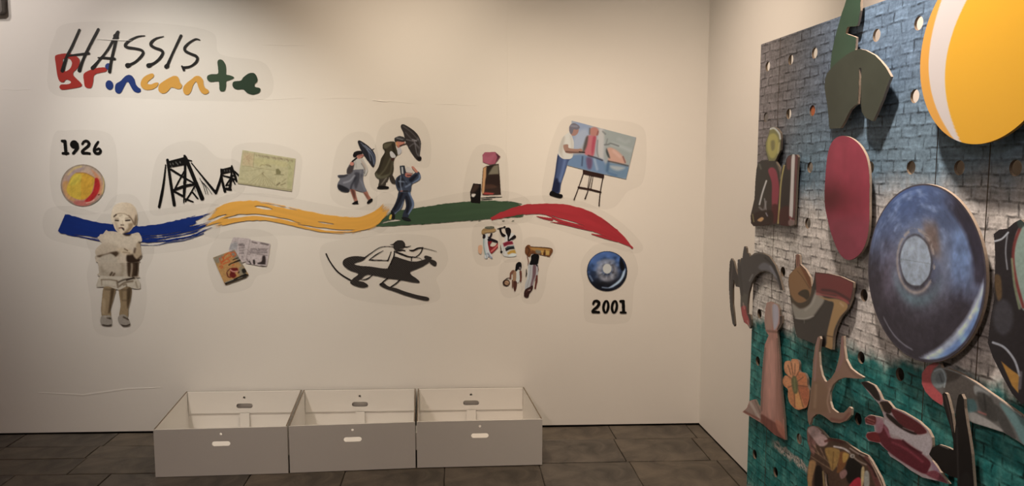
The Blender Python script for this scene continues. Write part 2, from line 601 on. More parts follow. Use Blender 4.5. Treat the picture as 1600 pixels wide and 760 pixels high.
rows = [0.004, .225, .555, .93, 1.36, 1.85]
for r in range(len(rows) - 1):
    xs = [.42, -.07, -.55, -1.03, -1.51, -2.0, -2.48, -2.95, -3.43, -3.93, -4.45, -5.3]
    sh = [0, -.015, .0, .22, -.14][r]
    xs = [x + (random.uniform(-.03, .03) if 0 < i < len(xs) - 1 and x not in (-.55, -3.43) else 0) + (sh if 0 < i < len(xs) - 1 else 0) for i, x in enumerate(xs)]
    for i in range(len(xs) - 1):
        s1, s0 = xs[i], xs[i + 1]
        v0, v1 = rows[r], rows[r + 1]
        if s1 < -2.7:                              # the left part of the floor has its own courses
            v0 = [0.004, .21, .385, .60, 1.02, 1.5][r]; v1 = [0.004, .21, .385, .60, 1.02, 1.5][r + 1]
        g = .0010
        sk = .03
        q = [(s0 + g + sk * v0, v0 + g), (s1 - g + sk * v0, v0 + g), (s1 - g + sk * v1, v1 - g), (s0 + g + sk * v1, v1 - g)]
        P = [CORNER + WX * a + WN * b for a, b in q]
        P = clip_half(P, CORNER - RNO * .003, -RNO)
        P = clip_half(P, np.array([-4.34, 0.]), np.array([1., 0.]))
        stone(P, random.uniform(-.003, 0), random.choice(M['slate']), (random.uniform(-.004, .004), random.uniform(-.004, .004)))


# ------------------------------------------------------------------ generic plates
def plate(name, outer, holes, to3, thick_dir, mat, parent, edge_mat=None):
    """flat board: outline and holes in 2D, mapped by to3, given thickness along thick_dir"""
    loops = [list(outer)] + [list(h) for h in holes]
    tris = tessellate_polygon([[Vector((p[0], p[1], 0)) for p in l] for l in loops])
    flat = [p for l in loops for p in l]
    n = len(flat)
    A = [Vector(to3(p)) for p in flat]; B = [a + Vector(thick_dir) for a in A]
    f = [tuple(t) for t in tris] + [tuple(i + n for i in t)[::-1] for t in tris]
    side = len(f); k = 0
    for l in loops:
        m = len(l)
        for i in range(m): f.append((k + i, k + (i + 1) % m, n + k + (i + 1) % m, n + k + i))
        k += m
    o = mesh_obj(name, A + B, f, mat, parent)
    fix_normals(o)
    if edge_mat:
        o.data.materials.append(edge_mat)
        for p in list(o.data.polygons)[side:]: p.material_index = 1
    return o


def stadium(cx, cz, w, h, n=8):
    r = h / 2; pts = []
    for s, c in ((1, cx + w / 2 - r), (-1, cx - w / 2 + r)):
        for i in range(n + 1):
            a = -math.pi / 2 + math.pi * i / n
            pts.append((c + s * r * math.cos(a), cz + s * r * math.sin(a)))
    return pts


def circle(cx, cz, r, n=24, a0=0):
    return [(cx + r * math.cos(a0 + 2 * math.pi * i / n), cz + r * math.sin(a0 + 2 * math.pi * i / n)) for i in range(n)]


# ------------------------------------------------------------------ the three open white boxes
def storage_box(fl, fr, br, bl, h, label, slot_z):
    fl, fr, br, bl = [np.array(p, float) for p in (fl, fr, br, bl)]
    t = .006
    root = empty('storage_box', (*((fl + fr) / 2), .001))
    tag(root, label, 'box', 'open white boxes along the wall')
    ox, oy = (fl + fr) / 2
    z0 = .001

    def wallp(name, A, B, za, zb, inward, mat, holes=(), edge=None, notch=0):
        A, B = np.array(A), np.array(B)
        Ln = np.linalg.norm(B - A); d = (B - A) / Ln
        nrm = np.array([-d[1], d[0]])
        if nrm @ np.array(inward) < 0: nrm = -nrm
        out = [(0, za), (Ln, za), (Ln, zb), (0, zb)]
        return plate(name, out, holes, lambda p: (A[0] + d[0] * p[0] - ox, A[1] + d[1] * p[0] - oy, p[1] - z0), (nrm[0] * t, nrm[1] * t, 0), mat, root, edge), Ln
    ins = (bl + br - fl - fr) / 2; ins = ins / np.linalg.norm(ins)
    wdv = (fr - fl); Wd = np.linalg.norm(wdv); wdv = wdv / Wd
    # front: outer grey face and slightly taller white liner
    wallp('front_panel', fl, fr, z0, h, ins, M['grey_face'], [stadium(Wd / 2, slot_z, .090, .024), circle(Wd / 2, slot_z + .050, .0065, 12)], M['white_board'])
    bw = (br - bl); Bw = np.linalg.norm(bw); bw = bw / Bw
    wallp('back_panel', bl, br, z0, h, -ins, M['white_board'], [stadium(Bw / 2, h * .64, .10, .036), circle(Bw / 2, h * .64 + .050, .010, 12)], M['slot_shade'])
    # folded inner flap of the back with hand slot, ends half way down
    f0 = bl - ins * (t + .001) + bw * .010; f1 = br - ins * (t + .001) - bw * .010
    Fw = np.linalg.norm(f1 - f0)
    wallp('inner_flap', f0, f1, h * .47, h - .002, -ins, M['white_board'], [stadium(Fw / 2, h * .64, .094, .030), circle(Fw / 2, h * .64 + .050, .0075, 12)], M['white_board'])
    for sgn, A, B in ((1, fl, bl), (-1, fr, br)):
        inn = wdv * sgn
        a = A + ins * (t + .0006); b = B - ins * (t + .0006)
        p, Ln = wallp('side_panel', a, b, z0, h, inn, M['white_board'])
        # raw cut edge along the top of the side
        e = wallp('cut_edge', a + inn * .0002, b + inn * .0002, h + .0002, h + .0018, inn, M['cut_edge'])[0]
        # folded tab showing on the outer corner
        sa = A - inn * .004 + ins * .02; sb = A - inn * .004 + ins * .13
        wallp('side_tab', sa, sb, h * .36, h * .74, inn, M['white_board'])
    m1 = (bl + br) / 2 - ins * (t + .012)
    wallp('center_tab', m1 - bw * .027, m1 + bw * .027, z0 + .006, h * .468, -ins, M['white_board'])
    # base sheet
    g = .008
    cs = [fl + ins * g + wdv * g, fr + ins * g - wdv * g, br - ins * g - bw * g, bl - ins * g + bw * g]
    slab_box('base_panel', [tuple(c - np.array([ox, oy])) for c in cs], 0.0, .005, M['white_board'], root)
    return root


BH = .245
storage_box((-1.783, 3.640), (-1.134, 3.690), (-1.232, 4.318), (-1.894, 4.286), BH, 'open white box at the left end of the row of three, by the bare floor', .165)
storage_box((-1.126, 3.694), (-.497, 3.757), (-.568, 4.345), (-1.221, 4.317), BH, 'middle open white box between its two neighbours on the slate floor', .165)
storage_box((-.489, 3.759), (.157, 3.800), (.070, 4.372), (-.556, 4.346), BH, 'open white box at the right end of the row, nearest the room corner', .165)

# ------------------------------------------------------------------ fixture cut off by the top left corner of the view
P = wall_pt(np.array([[11.5, 24.0]]))[0]
fx = empty('wall_lamp', (*(CORNER + WX * (P[0] - .13) + WN * .002), P[1] + .11), WA)
tag(fx, 'grey framed pale wall lamp high at the left above the lettering', 'lamp')


def rrect(x0, z0, x1, z1, r, n=6):
    pts = []
    for cx, cz, a in ((x1 - r, z0 + r, -90), (x1 - r, z1 - r, 0), (x0 + r, z1 - r, 90), (x0 + r, z0 + r, 180)):
        for i in range(n + 1):
            t = math.radians(a + 90 * i / n)
            pts.append((cx + r * math.cos(t), cz + r * math.sin(t)))
    return pts


plate('lamp_frame', rrect(-.13, -.11, .13, .11, .022), [rrect(-.120, -.082, .120, .086, .012)], lambda p: (p[0], 0, p[1]), (0, -.045, 0), M['dark_metal'], fx)
plate('lamp_panel', rrect(-.1195, -.0815, .1195, .0855, .012), [], lambda p: (p[0], -.002, p[1]), (0, -.040, 0), M['pale_panel'], fx)

# ------------------------------------------------------------------ stickers on the back wall
def film_mesh(name, pts, y, parent, origin):
    P = wall_pt(smooth_pts(pts, 6))
    v = [(u - origin[0], y, z - origin[1]) for u, z in P]
    n = len(v)
    o = mesh_obj(name, v, [tuple(range(n))], M['film'], parent)
    return fix_film(o)


def fix_film(o):
    for p in o.data.polygons:
        if p.normal.y > 0: p.flip()
    return o


FILM_N = [0]
LIFT = .0018


def film_y(layer):
    """each film lies a hair above the one before it, all close to the plaster"""
    FILM_N[0] += 1
    return LIFT + .0008 + .0006 * layer - .00003 * FILM_N[0]


def sticker(name, label, canvas, layer=1, film=None, group=None, cat='sticker'):
    cx = canvas.x0 + canvas.nx / canvas.ss / 2; cy = canvas.y0 + canvas.ny / canvas.ss / 2
    org = wall_pt(np.array([[cx, cy]]))[0]
    o = canvas.mesh(name, wall_pt, M['print'], org, 0.0)
    COL.objects.link(o)
    q = CORNER + WX * org[0] + WN * (LIFT + .0008 + .0006 * layer)
    o.location = (q[0], q[1], org[1]); o.rotation_euler = (0, 0, WA)
    tag(o, label, cat, group)
    if film is not None:
        film_mesh('clear_film', film, film_y(layer) - LIFT, o, org)
    return o


def lettering(name, label, letters, layer, film=None, ref=(222, 210, 192)):
    """letters: list of (name, bbox, painter)"""
    xs = [b for _, bb, _ in letters for b in (bb[0], bb[2])]; ys = [b for _, bb, _ in letters for b in (bb[1], bb[3])]
    org = wall_pt(np.array([[sum(xs) / len(xs), max(ys)]]))[0]
    q = CORNER + WX * org[0] + WN * (LIFT + .0008 + .0006 * layer)
    root = empty(name, (q[0], q[1], org[1]), WA)
    tag(root, label, 'lettering')
    for nm, bb, fn in letters:
        c = Canvas(*bb, ss=3, ref=ref)
        fn(c)
        o = c.mesh(nm, wall_pt, M['print'], org, 0.0)
        link(o, root)
    if film is not None: film_mesh('clear_film', film, film_y(layer) - LIFT, root, org)
    return root, org


BK = (14, 11, 10)
RED, BLU, YEL, GRN = (190, 44, 30), (24, 62, 134), (226, 160, 54), (64, 86, 58)

# --- coloured lower line of the title
B_OUT = [(40, 360), (62, 340), (130, 328), (200, 335), (255, 365), (272, 400), (255, 460), (215, 500), (210, 530), (235, 560), (285, 610), (292, 632), (270, 645), (190, 660), (110, 670), (85, 655), (85, 635), (105, 622), (160, 620), (190, 607), (185, 587), (150, 572), (135, 580), (120, 597), (95, 597), (75, 575), (60, 520), (48, 430)]
B_IN = [(112, 385), (150, 370), (185, 385), (200, 420), (185, 465), (152, 492), (132, 490), (122, 440)]
R_ = [(310, 530), (340, 500), (400, 475), (450, 464), (510, 460), (532, 476), (520, 497), (470, 508), (425, 520), (405, 545), (400, 590), (385, 645), (360, 656), (325, 640), (315, 590)]
N1 = [(610, 650), (620, 615), (660, 590), (690, 560), (720, 535), (760, 535), (790, 570), (805, 620), (830, 650), (850, 665), (850, 687), (825, 698), (790, 685), (765, 650), (745, 612), (735, 598), (715, 602), (690, 650), (665, 695), (640, 706), (615, 690)]
C_ = [(975, 527), (955, 518), (900, 540), (865, 575), (852, 620), (870, 655), (910, 672), (965, 665), (1005, 640), (1020, 608), (990, 606), (950, 622), (915, 615), (920, 595), (945, 572), (972, 550)]
A_ = [(60, 620), (100, 590), (150, 560), (200, 540), (235, 555), (250, 600), (270, 630), (260, 657), (230, 663), (190, 650), (165, 650), (140, 680), (110, 702), (75, 702), (50, 677), (50, 640)]
N2 = [(290, 640), (320, 605), (360, 575), (400, 543), (440, 545), (470, 580), (475, 620), (490, 655), (520, 675), (522, 700), (490, 713), (455, 695), (430, 650), (415, 605), (400, 595), (375, 630), (355, 690), (325, 718), (295, 707), (283, 675)]
T_ = [(610, 405), (630, 385), (660, 395), (685, 440), (690, 500), (692, 528), (725, 535), (765, 555), (725, 578), (692, 590), (690, 630), (680, 675), (655, 686), (630, 672), (624, 600), (600, 590), (540, 595), (512, 570), (515, 540), (550, 525), (612, 520), (616, 470)]
E_ = [(752, 625), (765, 595), (830, 585), (855, 555), (900, 520), (950, 513), (980, 545), (986, 590), (960, 620), (965, 645), (1005, 655), (1016, 675), (1000, 700), (950, 716), (900, 705), (870, 680), (850, 665), (800, 668), (765, 655)]
VA = (80, 30, 6.08); VB = (240, 30, 6.08)


def let(view, pts, col, hole=None):
    def f(c):
        c.view(*view).poly(pts, col, sm=True)
        if hole: c.erase(hole)
    return f


def dot_up(c): c.view(*VA).ell(547, 450, 31, 30, (45, 70, 140))
def dot_low(c): c.view(*VA).ell(555, 627, 35, 44, BLU, -.2)


lettering('colour_lettering', 'fat red, blue, yellow and green hand-cut letters under the black title', [
    ('letter', (84, 80, 130, 144), let(VA, B_OUT, RED, B_IN)), ('letter', (128, 100, 170, 142), let(VA, R_, RED)),
    ('letter_dot', (162, 96, 180, 112), dot_up), ('letter', (162, 122, 180, 144), dot_low), ('letter', (176, 112, 224, 150), let(VA, N1, BLU)),
    ('letter', (216, 110, 252, 146), let(VA, C_, YEL)), ('letter', (244, 114, 288, 150), let(VB, A_, YEL)),
    ('letter', (283, 114, 330, 152), let(VB, N2, YEL)), ('letter', (320, 90, 370, 146), let(VB, T_, GRN)),
    ('letter', (360, 110, 412, 152), let(VB, E_, (50, 74, 50)))], 1,
    film=[(84, 60), (110, 36), (240, 36), (330, 50), (345, 85), (415, 100), (420, 152), (330, 158), (180, 152), (85, 148), (76, 100)])


def strokes(view, segs):
    def f(c):
        c.view(*view)
        for pts, wd in segs: c.line(pts, wd, BK)
    return f


V4 = (0, 0, 4)
TITLE, TORG = lettering('title_lettering', 'thin black slanted handwritten capitals spelling the title at upper left', [
    ('letter', (94, 40, 160, 116), strokes(VA, [([(270, 103), (200, 260), (150, 360), (110, 490)], [22, 24, 26, 36]), ([(450, 97), (350, 290), (300, 400), (270, 488)], [24, 26, 25, 34]), ([(160, 350), (260, 337), (360, 326)], [18, 20, 24])])),
    ('letter', (140, 44, 190, 118), strokes(VA, [([(632, 125), (540, 290), (455, 395), (397, 465)], [26, 22, 22, 38]), ([(637, 122), (600, 280), (575, 390), (557, 500)], [26, 28, 26, 30]), ([(612, 160), (630, 175)], [40, 30]), ([(450, 368), (520, 370), (605, 378)], [14, 22, 24])])),
    ('letter', (192, 50, 232, 112), strokes(VA, [([(890, 158), (820, 168), (740, 208), (707, 245), (725, 268), (800, 280), (858, 295), (876, 322), (850, 362), (800, 408), (740, 438)], [8, 16, 22, 28, 27, 24, 24, 26, 25, 22, 26]), ([(728, 440), (740, 438)], [46, 40])])),
    ('letter', (228, 50, 262, 110), strokes(V4, [([(1025, 228), (980, 240), (950, 262), (945, 282), (970, 300), (1008, 314), (1019, 332), (1000, 365), (965, 395), (932, 409)], [4, 11, 17, 18, 17, 17, 17, 17, 15, 22]), ([(930, 410), (938, 408)], [28, 26])])),
    ('letter', (254, 48, 292, 114), strokes(VB, [([(262, 158), (190, 310), (128, 450)], [25, 22, 28]), ([(122, 452), (130, 446)], [38, 42])])),
    ('letter', (280, 54, 318, 116), strokes(VB, [([(440, 197), (400, 191), (340, 225), (300, 268), (305, 303), (350, 328), (402, 350), (419, 377), (400, 415), (350, 450), (285, 462)], [10, 16, 20, 26, 27, 24, 26, 27, 24, 20, 26]), ([(272, 448), (290, 484)], [16, 22])]))], 3)

# crease of the vinyl across the capital A, its glint painted white
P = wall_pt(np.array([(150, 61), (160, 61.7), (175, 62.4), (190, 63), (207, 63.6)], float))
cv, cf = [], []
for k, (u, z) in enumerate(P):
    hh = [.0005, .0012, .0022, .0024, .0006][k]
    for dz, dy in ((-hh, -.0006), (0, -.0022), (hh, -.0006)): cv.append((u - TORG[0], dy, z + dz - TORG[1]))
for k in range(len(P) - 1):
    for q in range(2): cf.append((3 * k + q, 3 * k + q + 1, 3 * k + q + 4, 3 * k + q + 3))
mesh_obj('crease_glint', cv, cf, plain('glint_white', (.92, .92, .90), .15, spec=.8), TITLE)

# --- years
VD = (80, 210, 6.33)


def nine(c):
    c.view(*VD).ell(228, 100, 38, 40, BK); c.line([(258, 95), (258, 140), (220, 188)], [30, 34, 26], BK)
    c.ell(229, 102, 4, 4, BK)


lettering('year_lettering', 'chunky black numerals 1926 above the yellow ball', [
    ('digit', (94, 214, 110, 244), strokes(VD, [([(112, 66), (138, 68)], [28, 30]), ([(138, 70), (148, 190)], [32, 32]), ([(118, 188), (168, 188)], [26, 26])])),
    ('digit', (108, 214, 124, 244), nine),
    ('digit', (124, 214, 144, 246), strokes(VD, [([(310, 95), (325, 74), (352, 66), (374, 85), (370, 113), (335, 142), (310, 168), (317, 186), (350, 186), (383, 190)], [22, 24, 26, 28, 28, 26, 26, 26, 26, 24])])),
    ('digit', (143, 214, 162, 246), strokes(VD, [([(466, 76), (440, 115), (428, 160), (445, 187), (478, 187), (490, 163), (474, 143), (450, 152)], [22, 26, 30, 28, 28, 26, 24, 22])]))], 1)
VE = (900, 380, 5.85)


def ring(cx):
    def f(c):
        c.view(*VE).ell(cx, 582, 32, 61, BK, .1); c.erase([(cx - 2, 625), (cx - 11, 590), (cx - 4, 555), (cx + 6, 540), (cx + 11, 575), (cx + 4, 610)])
    return f


lettering('year_lettering', 'chunky black numerals 2001 below the blue disc', [
    ('digit', (922, 466, 940, 492), strokes(VE, [([(157, 555), (167, 534), (193, 530), (210, 550), (193, 583), (160, 610), (152, 629), (180, 630), (208, 632)], [20, 23, 24, 26, 25, 23, 23, 23, 22])])),
    ('digit', (939, 466, 954, 494), ring(272)), ('digit', (953, 466, 967, 494), ring(350)),
    ('digit', (967, 466, 979, 492), strokes(VE, [([(407, 532), (432, 532)], [24, 26]), ([(430, 532), (434, 632)], [28, 28]), ([(408, 634), (452, 636)], [20, 20])]))], 2)

# --- brush strokes: a ribbon along a spine, with dry bristle streaks
def ribbon(c, top, bot, col, seed, dry0=0.0, dry1=0.0, holes=()):
    top, bot = smooth_pts(top, 8, False), smooth_pts(bot, 8, False)
    def at(P, t):
        d = np.r_[0, np.cumsum(np.hypot(*np.diff(P, axis=0).T))]; d /= d[-1]
        return np.stack([np.interp(t, d, P[:, 0]), np.interp(t, d, P[:, 1])], -1)
    n = 160
    ts = np.linspace(0, 1, n)
    A, B = at(top, ts), at(bot, ts)
    # parametrise every cell by nearest rib
    mid = (A + B) / 2
    X, Y = c.X, c.Y
    best = np.full(X.shape, 1e9); T = np.zeros(X.shape); V = np.zeros(X.shape)
    for i in range(n):
        ex, ey = B[i] - A[i]; L2 = ex * ex + ey * ey
        v = ((X - A[i, 0]) * ex + (Y - A[i, 1]) * ey) / L2
        d = (X - A[i, 0] - ex * v) ** 2 + (Y - A[i, 1] - ey * v) ** 2
        m = d < best
        best = np.where(m, d, best); T = np.where(m, ts[i], T); V = np.where(m, v, V)
    w = np.hypot(*(B - A).T)
    wv = np.interp(T, ts, w)
    L = np.hypot(*np.diff(mid, axis=0).T).sum()
    # bristle noise, long along the stroke
    nz = vnoise(T * L, V * 40, 60, 1.6, seed) * .6 + vnoise(T * L, V * 40, 22, .9, seed + 5) * .4
    edge = np.minimum(V, 1 - V) * wv + (vnoise(T * L, V * 0, 5, 1, seed + 3) - .5) * 1.2
    ok = (best < 3) & (edge > 0)
    if dry0: ok &= ~((T < dry0) & (nz > .25 + .6 * (T / dry0)))
    if dry1: ok &= ~((T > 1 - dry1) & (nz > .25 + .6 * ((1 - T) / dry1)))
    for t0, t1, v0, v1, s_ in holes:
        tt = (T - t0) / (t1 - t0)
        ctr = (v0 + v1) / 2; hw = (v1 - v0) / 2 * np.sqrt(np.clip(4 * tt * (1 - tt), 0, 1)) * (.55 + .9 * vnoise(T * L, V * 0, 9, 1, s_))
        wob = (vnoise(T * L, V * 0, 25, 1, s_ + 2) - .5) * .04
        ok &= ~((tt > 0) & (tt < 1) & (np.abs(V - ctr - wob) < hw))
    c.a = np.where(ok, 1.0, c.a)
    tone = 1 + .05 * (vnoise(T * L, V * 40, 40, 5, seed + 8) - .5)
    c.rgb = np.where(ok[..., None], np.array(col)[None, None] * tone[..., None], c.rgb)
    return c


c = Canvas(90, 315, 345, 392, ref=(186, 170, 152))
ribbon(c, [(104, 335.5), (109, 336), (145, 346), (180, 350.5), (215, 353.5), (250, 350), (290, 341), (326, 331.5)],
       [(92.5, 362), (98, 365), (135, 373), (170, 377), (215, 379), (260, 377.5), (300, 370), (330, 358)], (16, 46, 112), 3, 0, .16,
       holes=[(.10, .34, .86, .93, 4), (.12, .3, .95, 1.02, 5), (.52, .80, .60, .65, 6), (.57, .90, .70, .76, 7), (.64, .99, .83, .93, 8), (.86, 1.02, .40, .50, 9), (.90, 1.02, .20, .38, 10), (.44, .6, .78, .81, 13)])
c.line([(221, 383), (245, 383), (262, 379), (290, 375), (318, 365)], [1, .8, 1.4, 1.2, 1.5], (40, 60, 110))
c.line([(112, 366), (140, 373), (160, 377)], [.8, 1.6, 1.4], (20, 40, 110))
sticker('brush_stroke', 'blue brush stroke at the left end of the wavy band', c, 2, group='brush strokes of the wavy band',
        film=[(72, 330), (110, 322), (180, 335), (330, 318), (345, 345), (330, 380), (250, 396), (180, 395), (100, 380), (70, 365)])

c = Canvas(316, 308, 616, 370, ref=(200, 182, 160))
ribbon(c, [(322, 336), (345, 322), (365, 315.5), (400, 314), (440, 321), (480, 330), (520, 337), (552, 339), (575, 334), (592, 325), (603, 313)],
       [(322, 361), (350, 352), (380, 346), (410, 344.5), (440, 349), (470, 356), (500, 362), (530, 365), (560, 363), (585, 355), (612, 328)], (222, 152, 50), 21, .09, .06,
       holes=[(.27, .36, .24, .38, 22), (.60, .68, .42, .55, 23), (.12, .50, .68, .80, 24), (.48, .78, .76, .88, 25), (.30, .5, .02, .12, 26), (.10, .22, .62, .72, 27), (.78, .93, -.02, .05, 28), (.0, .12, .48, .60, 29), (.66, .9, .93, 1.0, 30)])
sticker('brush_stroke', 'long orange brush stroke left of the wading helmeted figure', c, 3, group='brush strokes of the wavy band',
        film=[(345, 308), (410, 302), (500, 318), (560, 326), (600, 300), (622, 320), (600, 362), (540, 374), (450, 368), (330, 372), (318, 345)])

c = Canvas(586, 306, 826, 358, ref=(198, 176, 150))
ribbon(c, [(598, 344), (612, 330), (640, 327), (690, 319), (730, 315), (770, 313.8), (800, 316.5), (816, 320)],
       [(588, 354), (610, 353.5), (655, 350.5), (665, 350.5), (720, 346), (775, 341.5), (800, 340), (822, 338)], (64, 82, 52), 41, 0, .04,
       holes=[(.02, .16, .60, .72, 42)])
c.line([(752, 309.5), (768, 308.3), (784, 307.8)], [.8, 1.4, .8], (60, 62, 50)); c.line([(752, 312), (760, 311.5), (769, 311)], [.6, 1.4, .6], (60, 62, 50))
c.line([(786, 315), (800, 316), (815, 319)], [1, 1.4, .8], (60, 75, 50))
for x in (736, 748, 785, 800): c.line([(x, 345.5), (x + 3, 345)], 1.0, (90, 90, 70))
sticker('brush_stroke', 'dark green brush stroke under the two small dark blocks', c, 1, group='brush strokes of the wavy band',
        film=[(592, 322), (640, 318), (730, 300), (800, 300), (830, 318), (826, 346), (760, 354), (660, 360), (585, 362)])

c = Canvas(764, 312, 994, 392, ref=(196, 174, 148))
ribbon(c, [(768, 340), (785, 331), (815, 321), (850, 318), (880, 319.5), (910, 326), (940, 341), (968, 363), (988.5, 386.5)],
       [(770, 343.5), (790, 340), (820, 335), (850, 336.5), (872, 346), (900, 354), (925, 361), (955, 373), (986, 387)], (172, 42, 44), 61, 0, 0,
       holes=[(.40, .64, .80, .88, 62), (.30, .42, .92, 1.03, 63), (.48, .66, .96, 1.05, 66)])
c.line([(838, 338), (850, 341), (862, 343)], [.6, 3, 4], (165, 40, 44)); c.line([(860, 347), (880, 350), (905, 356), (924, 361)], [.6, 2.4, 2.4, .8], (165, 40, 44))
c.line([(942, 345), (955, 353), (965, 361)], [1, 1.5, .6], (150, 45, 44)); c.line([(925, 366), (945, 371), (965, 378)], [1.5, 4, 1], (168, 42, 44))
sticker('brush_stroke', 'red brush stroke tapering to a point at the right end of the band', c, 2, group='brush strokes of the wavy band',
        film=[(770, 322), (830, 306), (900, 312), (960, 340), (1002, 380), (996, 396), (960, 388), (880, 362), (820, 348), (772, 352)])

# --- yellow ball
c = Canvas(93, 255, 167, 325, ref=(205, 190, 174), ss=2.5).view(80, 210, 6.33)
c.ell(314.5, 505, 217, 206, (150, 128, 106))
c.ec(314, 505, 205, 195, lambda X, Y: np.stack([188 + 0 * X, 142 - (Y - 290) * .5, 118 - (Y - 290) * .4], -1), 0, 1.2)
c.pc([(180, 400), (260, 340), (330, 330), (300, 360), (220, 400), (170, 450)], (172, 142, 132), 1.5); c.lc([(170, 400), (230, 340), (300, 318)], 12, (206, 174, 90), 1.2, .8)
c.pc([(400, 350), (470, 410), (505, 500), (490, 600), (440, 560), (440, 430)], (206, 136, 92), 1.5)
c.pc([(120, 480), (170, 470), (170, 580), (240, 660), (180, 640), (130, 570)], (202, 146, 84), 1.5)
c.pc([(430, 440), (468, 440), (485, 520), (455, 600), (390, 670), (310, 690), (350, 640), (410, 570), (430, 490)], (186, 36, 36), 1.0)
c.pc([(230, 665), (320, 660), (390, 690), (330, 710), (250, 700)], (186, 100, 86), 1.2)
c.poly([(250, 385), (340, 387), (425, 430), (428, 480), (400, 580), (340, 640), (270, 645), (190, 610), (155, 550), (180, 470), (205, 420)], lambda X, Y: np.stack([206 + 0 * X, 150 + 14 * (X < 127), 34 + 10 * (X < 127)], -1), .7, True, 1, True)
c.pc([(215, 420), (290, 395), (300, 440), (240, 500), (190, 500)], (206, 178, 54), 1.2, .8)
c.lc([(250, 383), (340, 385), (425, 428)], 7, (168, 110, 40), .8); c.lc([(350, 680), (400, 665), (425, 650)], 8, (232, 190, 160), .8); c.lc([(470, 600), (478, 596)], 8, (90, 20, 24), .8)
c.lc([(515, 420), (522, 500), (505, 590)], 8, (214, 176, 96), 1)
c.grain(.10, 3, 6, .6, 4)
sticker('ball_sticker', 'round yellow and red painted ball sticker under the numerals 1926', c, 1,
        film=[(84, 212), (105, 204), (160, 205), (180, 225), (184, 290), (174, 325), (130, 336), (88, 322), (78, 270)])

# --- blue disc
c = Canvas(914, 390, 983, 459, ref=(192, 172, 148), ss=2.5).view(*VE)
c.ell(283, 257, 183, 182, (28, 30, 38))


def disc_col(X, Y):
    dx, dy = (X - 948.4) / 31, (Y - 423.9) / 31
    a = np.arctan2(dy, dx); r = np.hypot(dx, dy)
    sw = vnoise(a * 9 + 40, r * 22, 2.2, 3.4, 5)
    up = np.clip(.5 - dy * .9 - .15 * dx, 0, 1)
    base = np.array([26, 28, 36])[None, None] * (1 - up[..., None]) + np.array([62, 88, 128])[None, None] * up[..., None]
    ringw = np.exp(-((r - .38) / .20) ** 2)[..., None]
    out = base * (1 - ringw * .75) + np.array([150, 140, 134])[None, None] * ringw * .75
    return out * (.72 + .56 * sw)[..., None]


c.ec(283, 257, 180, 179, disc_col, 0, .8)
c.lc([(200, 180), (235, 170), (270, 160), (340, 165)], 26, (136, 132, 132), 2.0, .6)
c.pc([(150, 130), (230, 90), (330, 90), (380, 120), (300, 120), (210, 150), (160, 200)], (70, 96, 140), 1.6, .75)
c.pc([(450, 235), (440, 300), (400, 360), (340, 400), (300, 408), (360, 365), (405, 320), (430, 260)], (166, 178, 184), 1.1)
c.lc([(240, 405), (290, 410), (340, 398)], 10, (140, 150, 160), 1.0, .8)
c.pc([(405, 130), (435, 180), (440, 240), (415, 250), (400, 200)], (16, 16, 22), 1.2)
c.lc([(125, 300), (150, 345)], 14, (120, 130, 146), 1.2, .7)
c.lc([(330, 200), (345, 240), (335, 275)], 12, (60, 52, 50), 1.2, .6)
c.ec(284, 235, 40, 45, (186, 176, 158), 0, .6)
sticker('disc_sticker', 'round dark blue disc sticker with a pale centre above the numerals 2001', c, 1,
        film=[(907, 414), (925, 386), (952, 380), (985, 390), (997, 420), (990, 450), (986, 495), (970, 506), (925, 505), (913, 495), (912, 450)])

# --- black bridge drawing
c = Canvas(244, 238, 378, 328, ref=(205, 188, 166)).view(230, 220, 6.33)
for p, wd in [([(185, 240), (165, 420), (140, 560), (120, 655)], [12, 22, 28, 26]), ([(203, 190), (235, 420), (270, 635)], [26, 28, 32]), ([(372, 150), (377, 300), (370, 480), (363, 615)], [24, 26, 28, 10]),
              ([(370, 150), (385, 180), (460, 360), (545, 570)], [12, 34, 36, 42]), ([(440, 220), (560, 370), (680, 515)], [10, 18, 28]), ([(238, 285), (350, 355), (480, 430)], [22, 20, 14]),
              ([(370, 300), (320, 390), (270, 490)], [16, 16, 18]), ([(270, 488), (370, 450), (470, 432)], [24, 30, 22]), ([(265, 500), (350, 545)], [20, 22]), ([(470, 452), (425, 530), (380, 600)], [14, 16, 14]),
              ([(385, 578), (455, 605)], [22, 12]), ([(450, 510), (500, 572)], [16, 16]), ([(680, 518), (728, 380), (742, 285)], [26, 26, 18]), ([(400, 190), (440, 200)], [14, 12]),
              ([(520, 370), (555, 440), (582, 530)], 5), ([(540, 400), (580, 460), (604, 532)], 5), ([(560, 420), (610, 480), (642, 530)], 5), ([(470, 470), (480, 505)], 4),
              ([(730, 280), (745, 400), (770, 500)], [12, 22, 28]), ([(838, 250), (832, 380), (815, 480)], [16, 22, 28]), ([(838, 255), (870, 350), (885, 400)], [16, 24, 20]), ([(855, 290), (925, 366)], [10, 22]),
              ([(750, 345), (820, 365), (885, 390)], [14, 18, 14]), ([(780, 445), (815, 390), (850, 345)], 15), ([(785, 475), (830, 485)], [26, 20]), ([(845, 380), (870, 430)], [18, 12]), ([(785, 440), (830, 440)], 14), ([(872, 300), (895, 330)], [4, 8])]:
    c.line(p, wd, BK)
c.poly([(205, 205), (360, 165), (368, 240), (215, 268)], BK); c.poly([(740, 282), (836, 258), (842, 308), (745, 332)], BK)
for x, y in ((228, 225), (255, 222), (285, 210), (300, 225), (325, 208), (245, 255)): c.lc([(x, y), (x + 6, y + 14)], 6, (150, 138, 120), .6)
for x in (765, 790, 815): c.lc([(x, 290), (x + 3, 304)], 6, (130, 120, 105), .6)
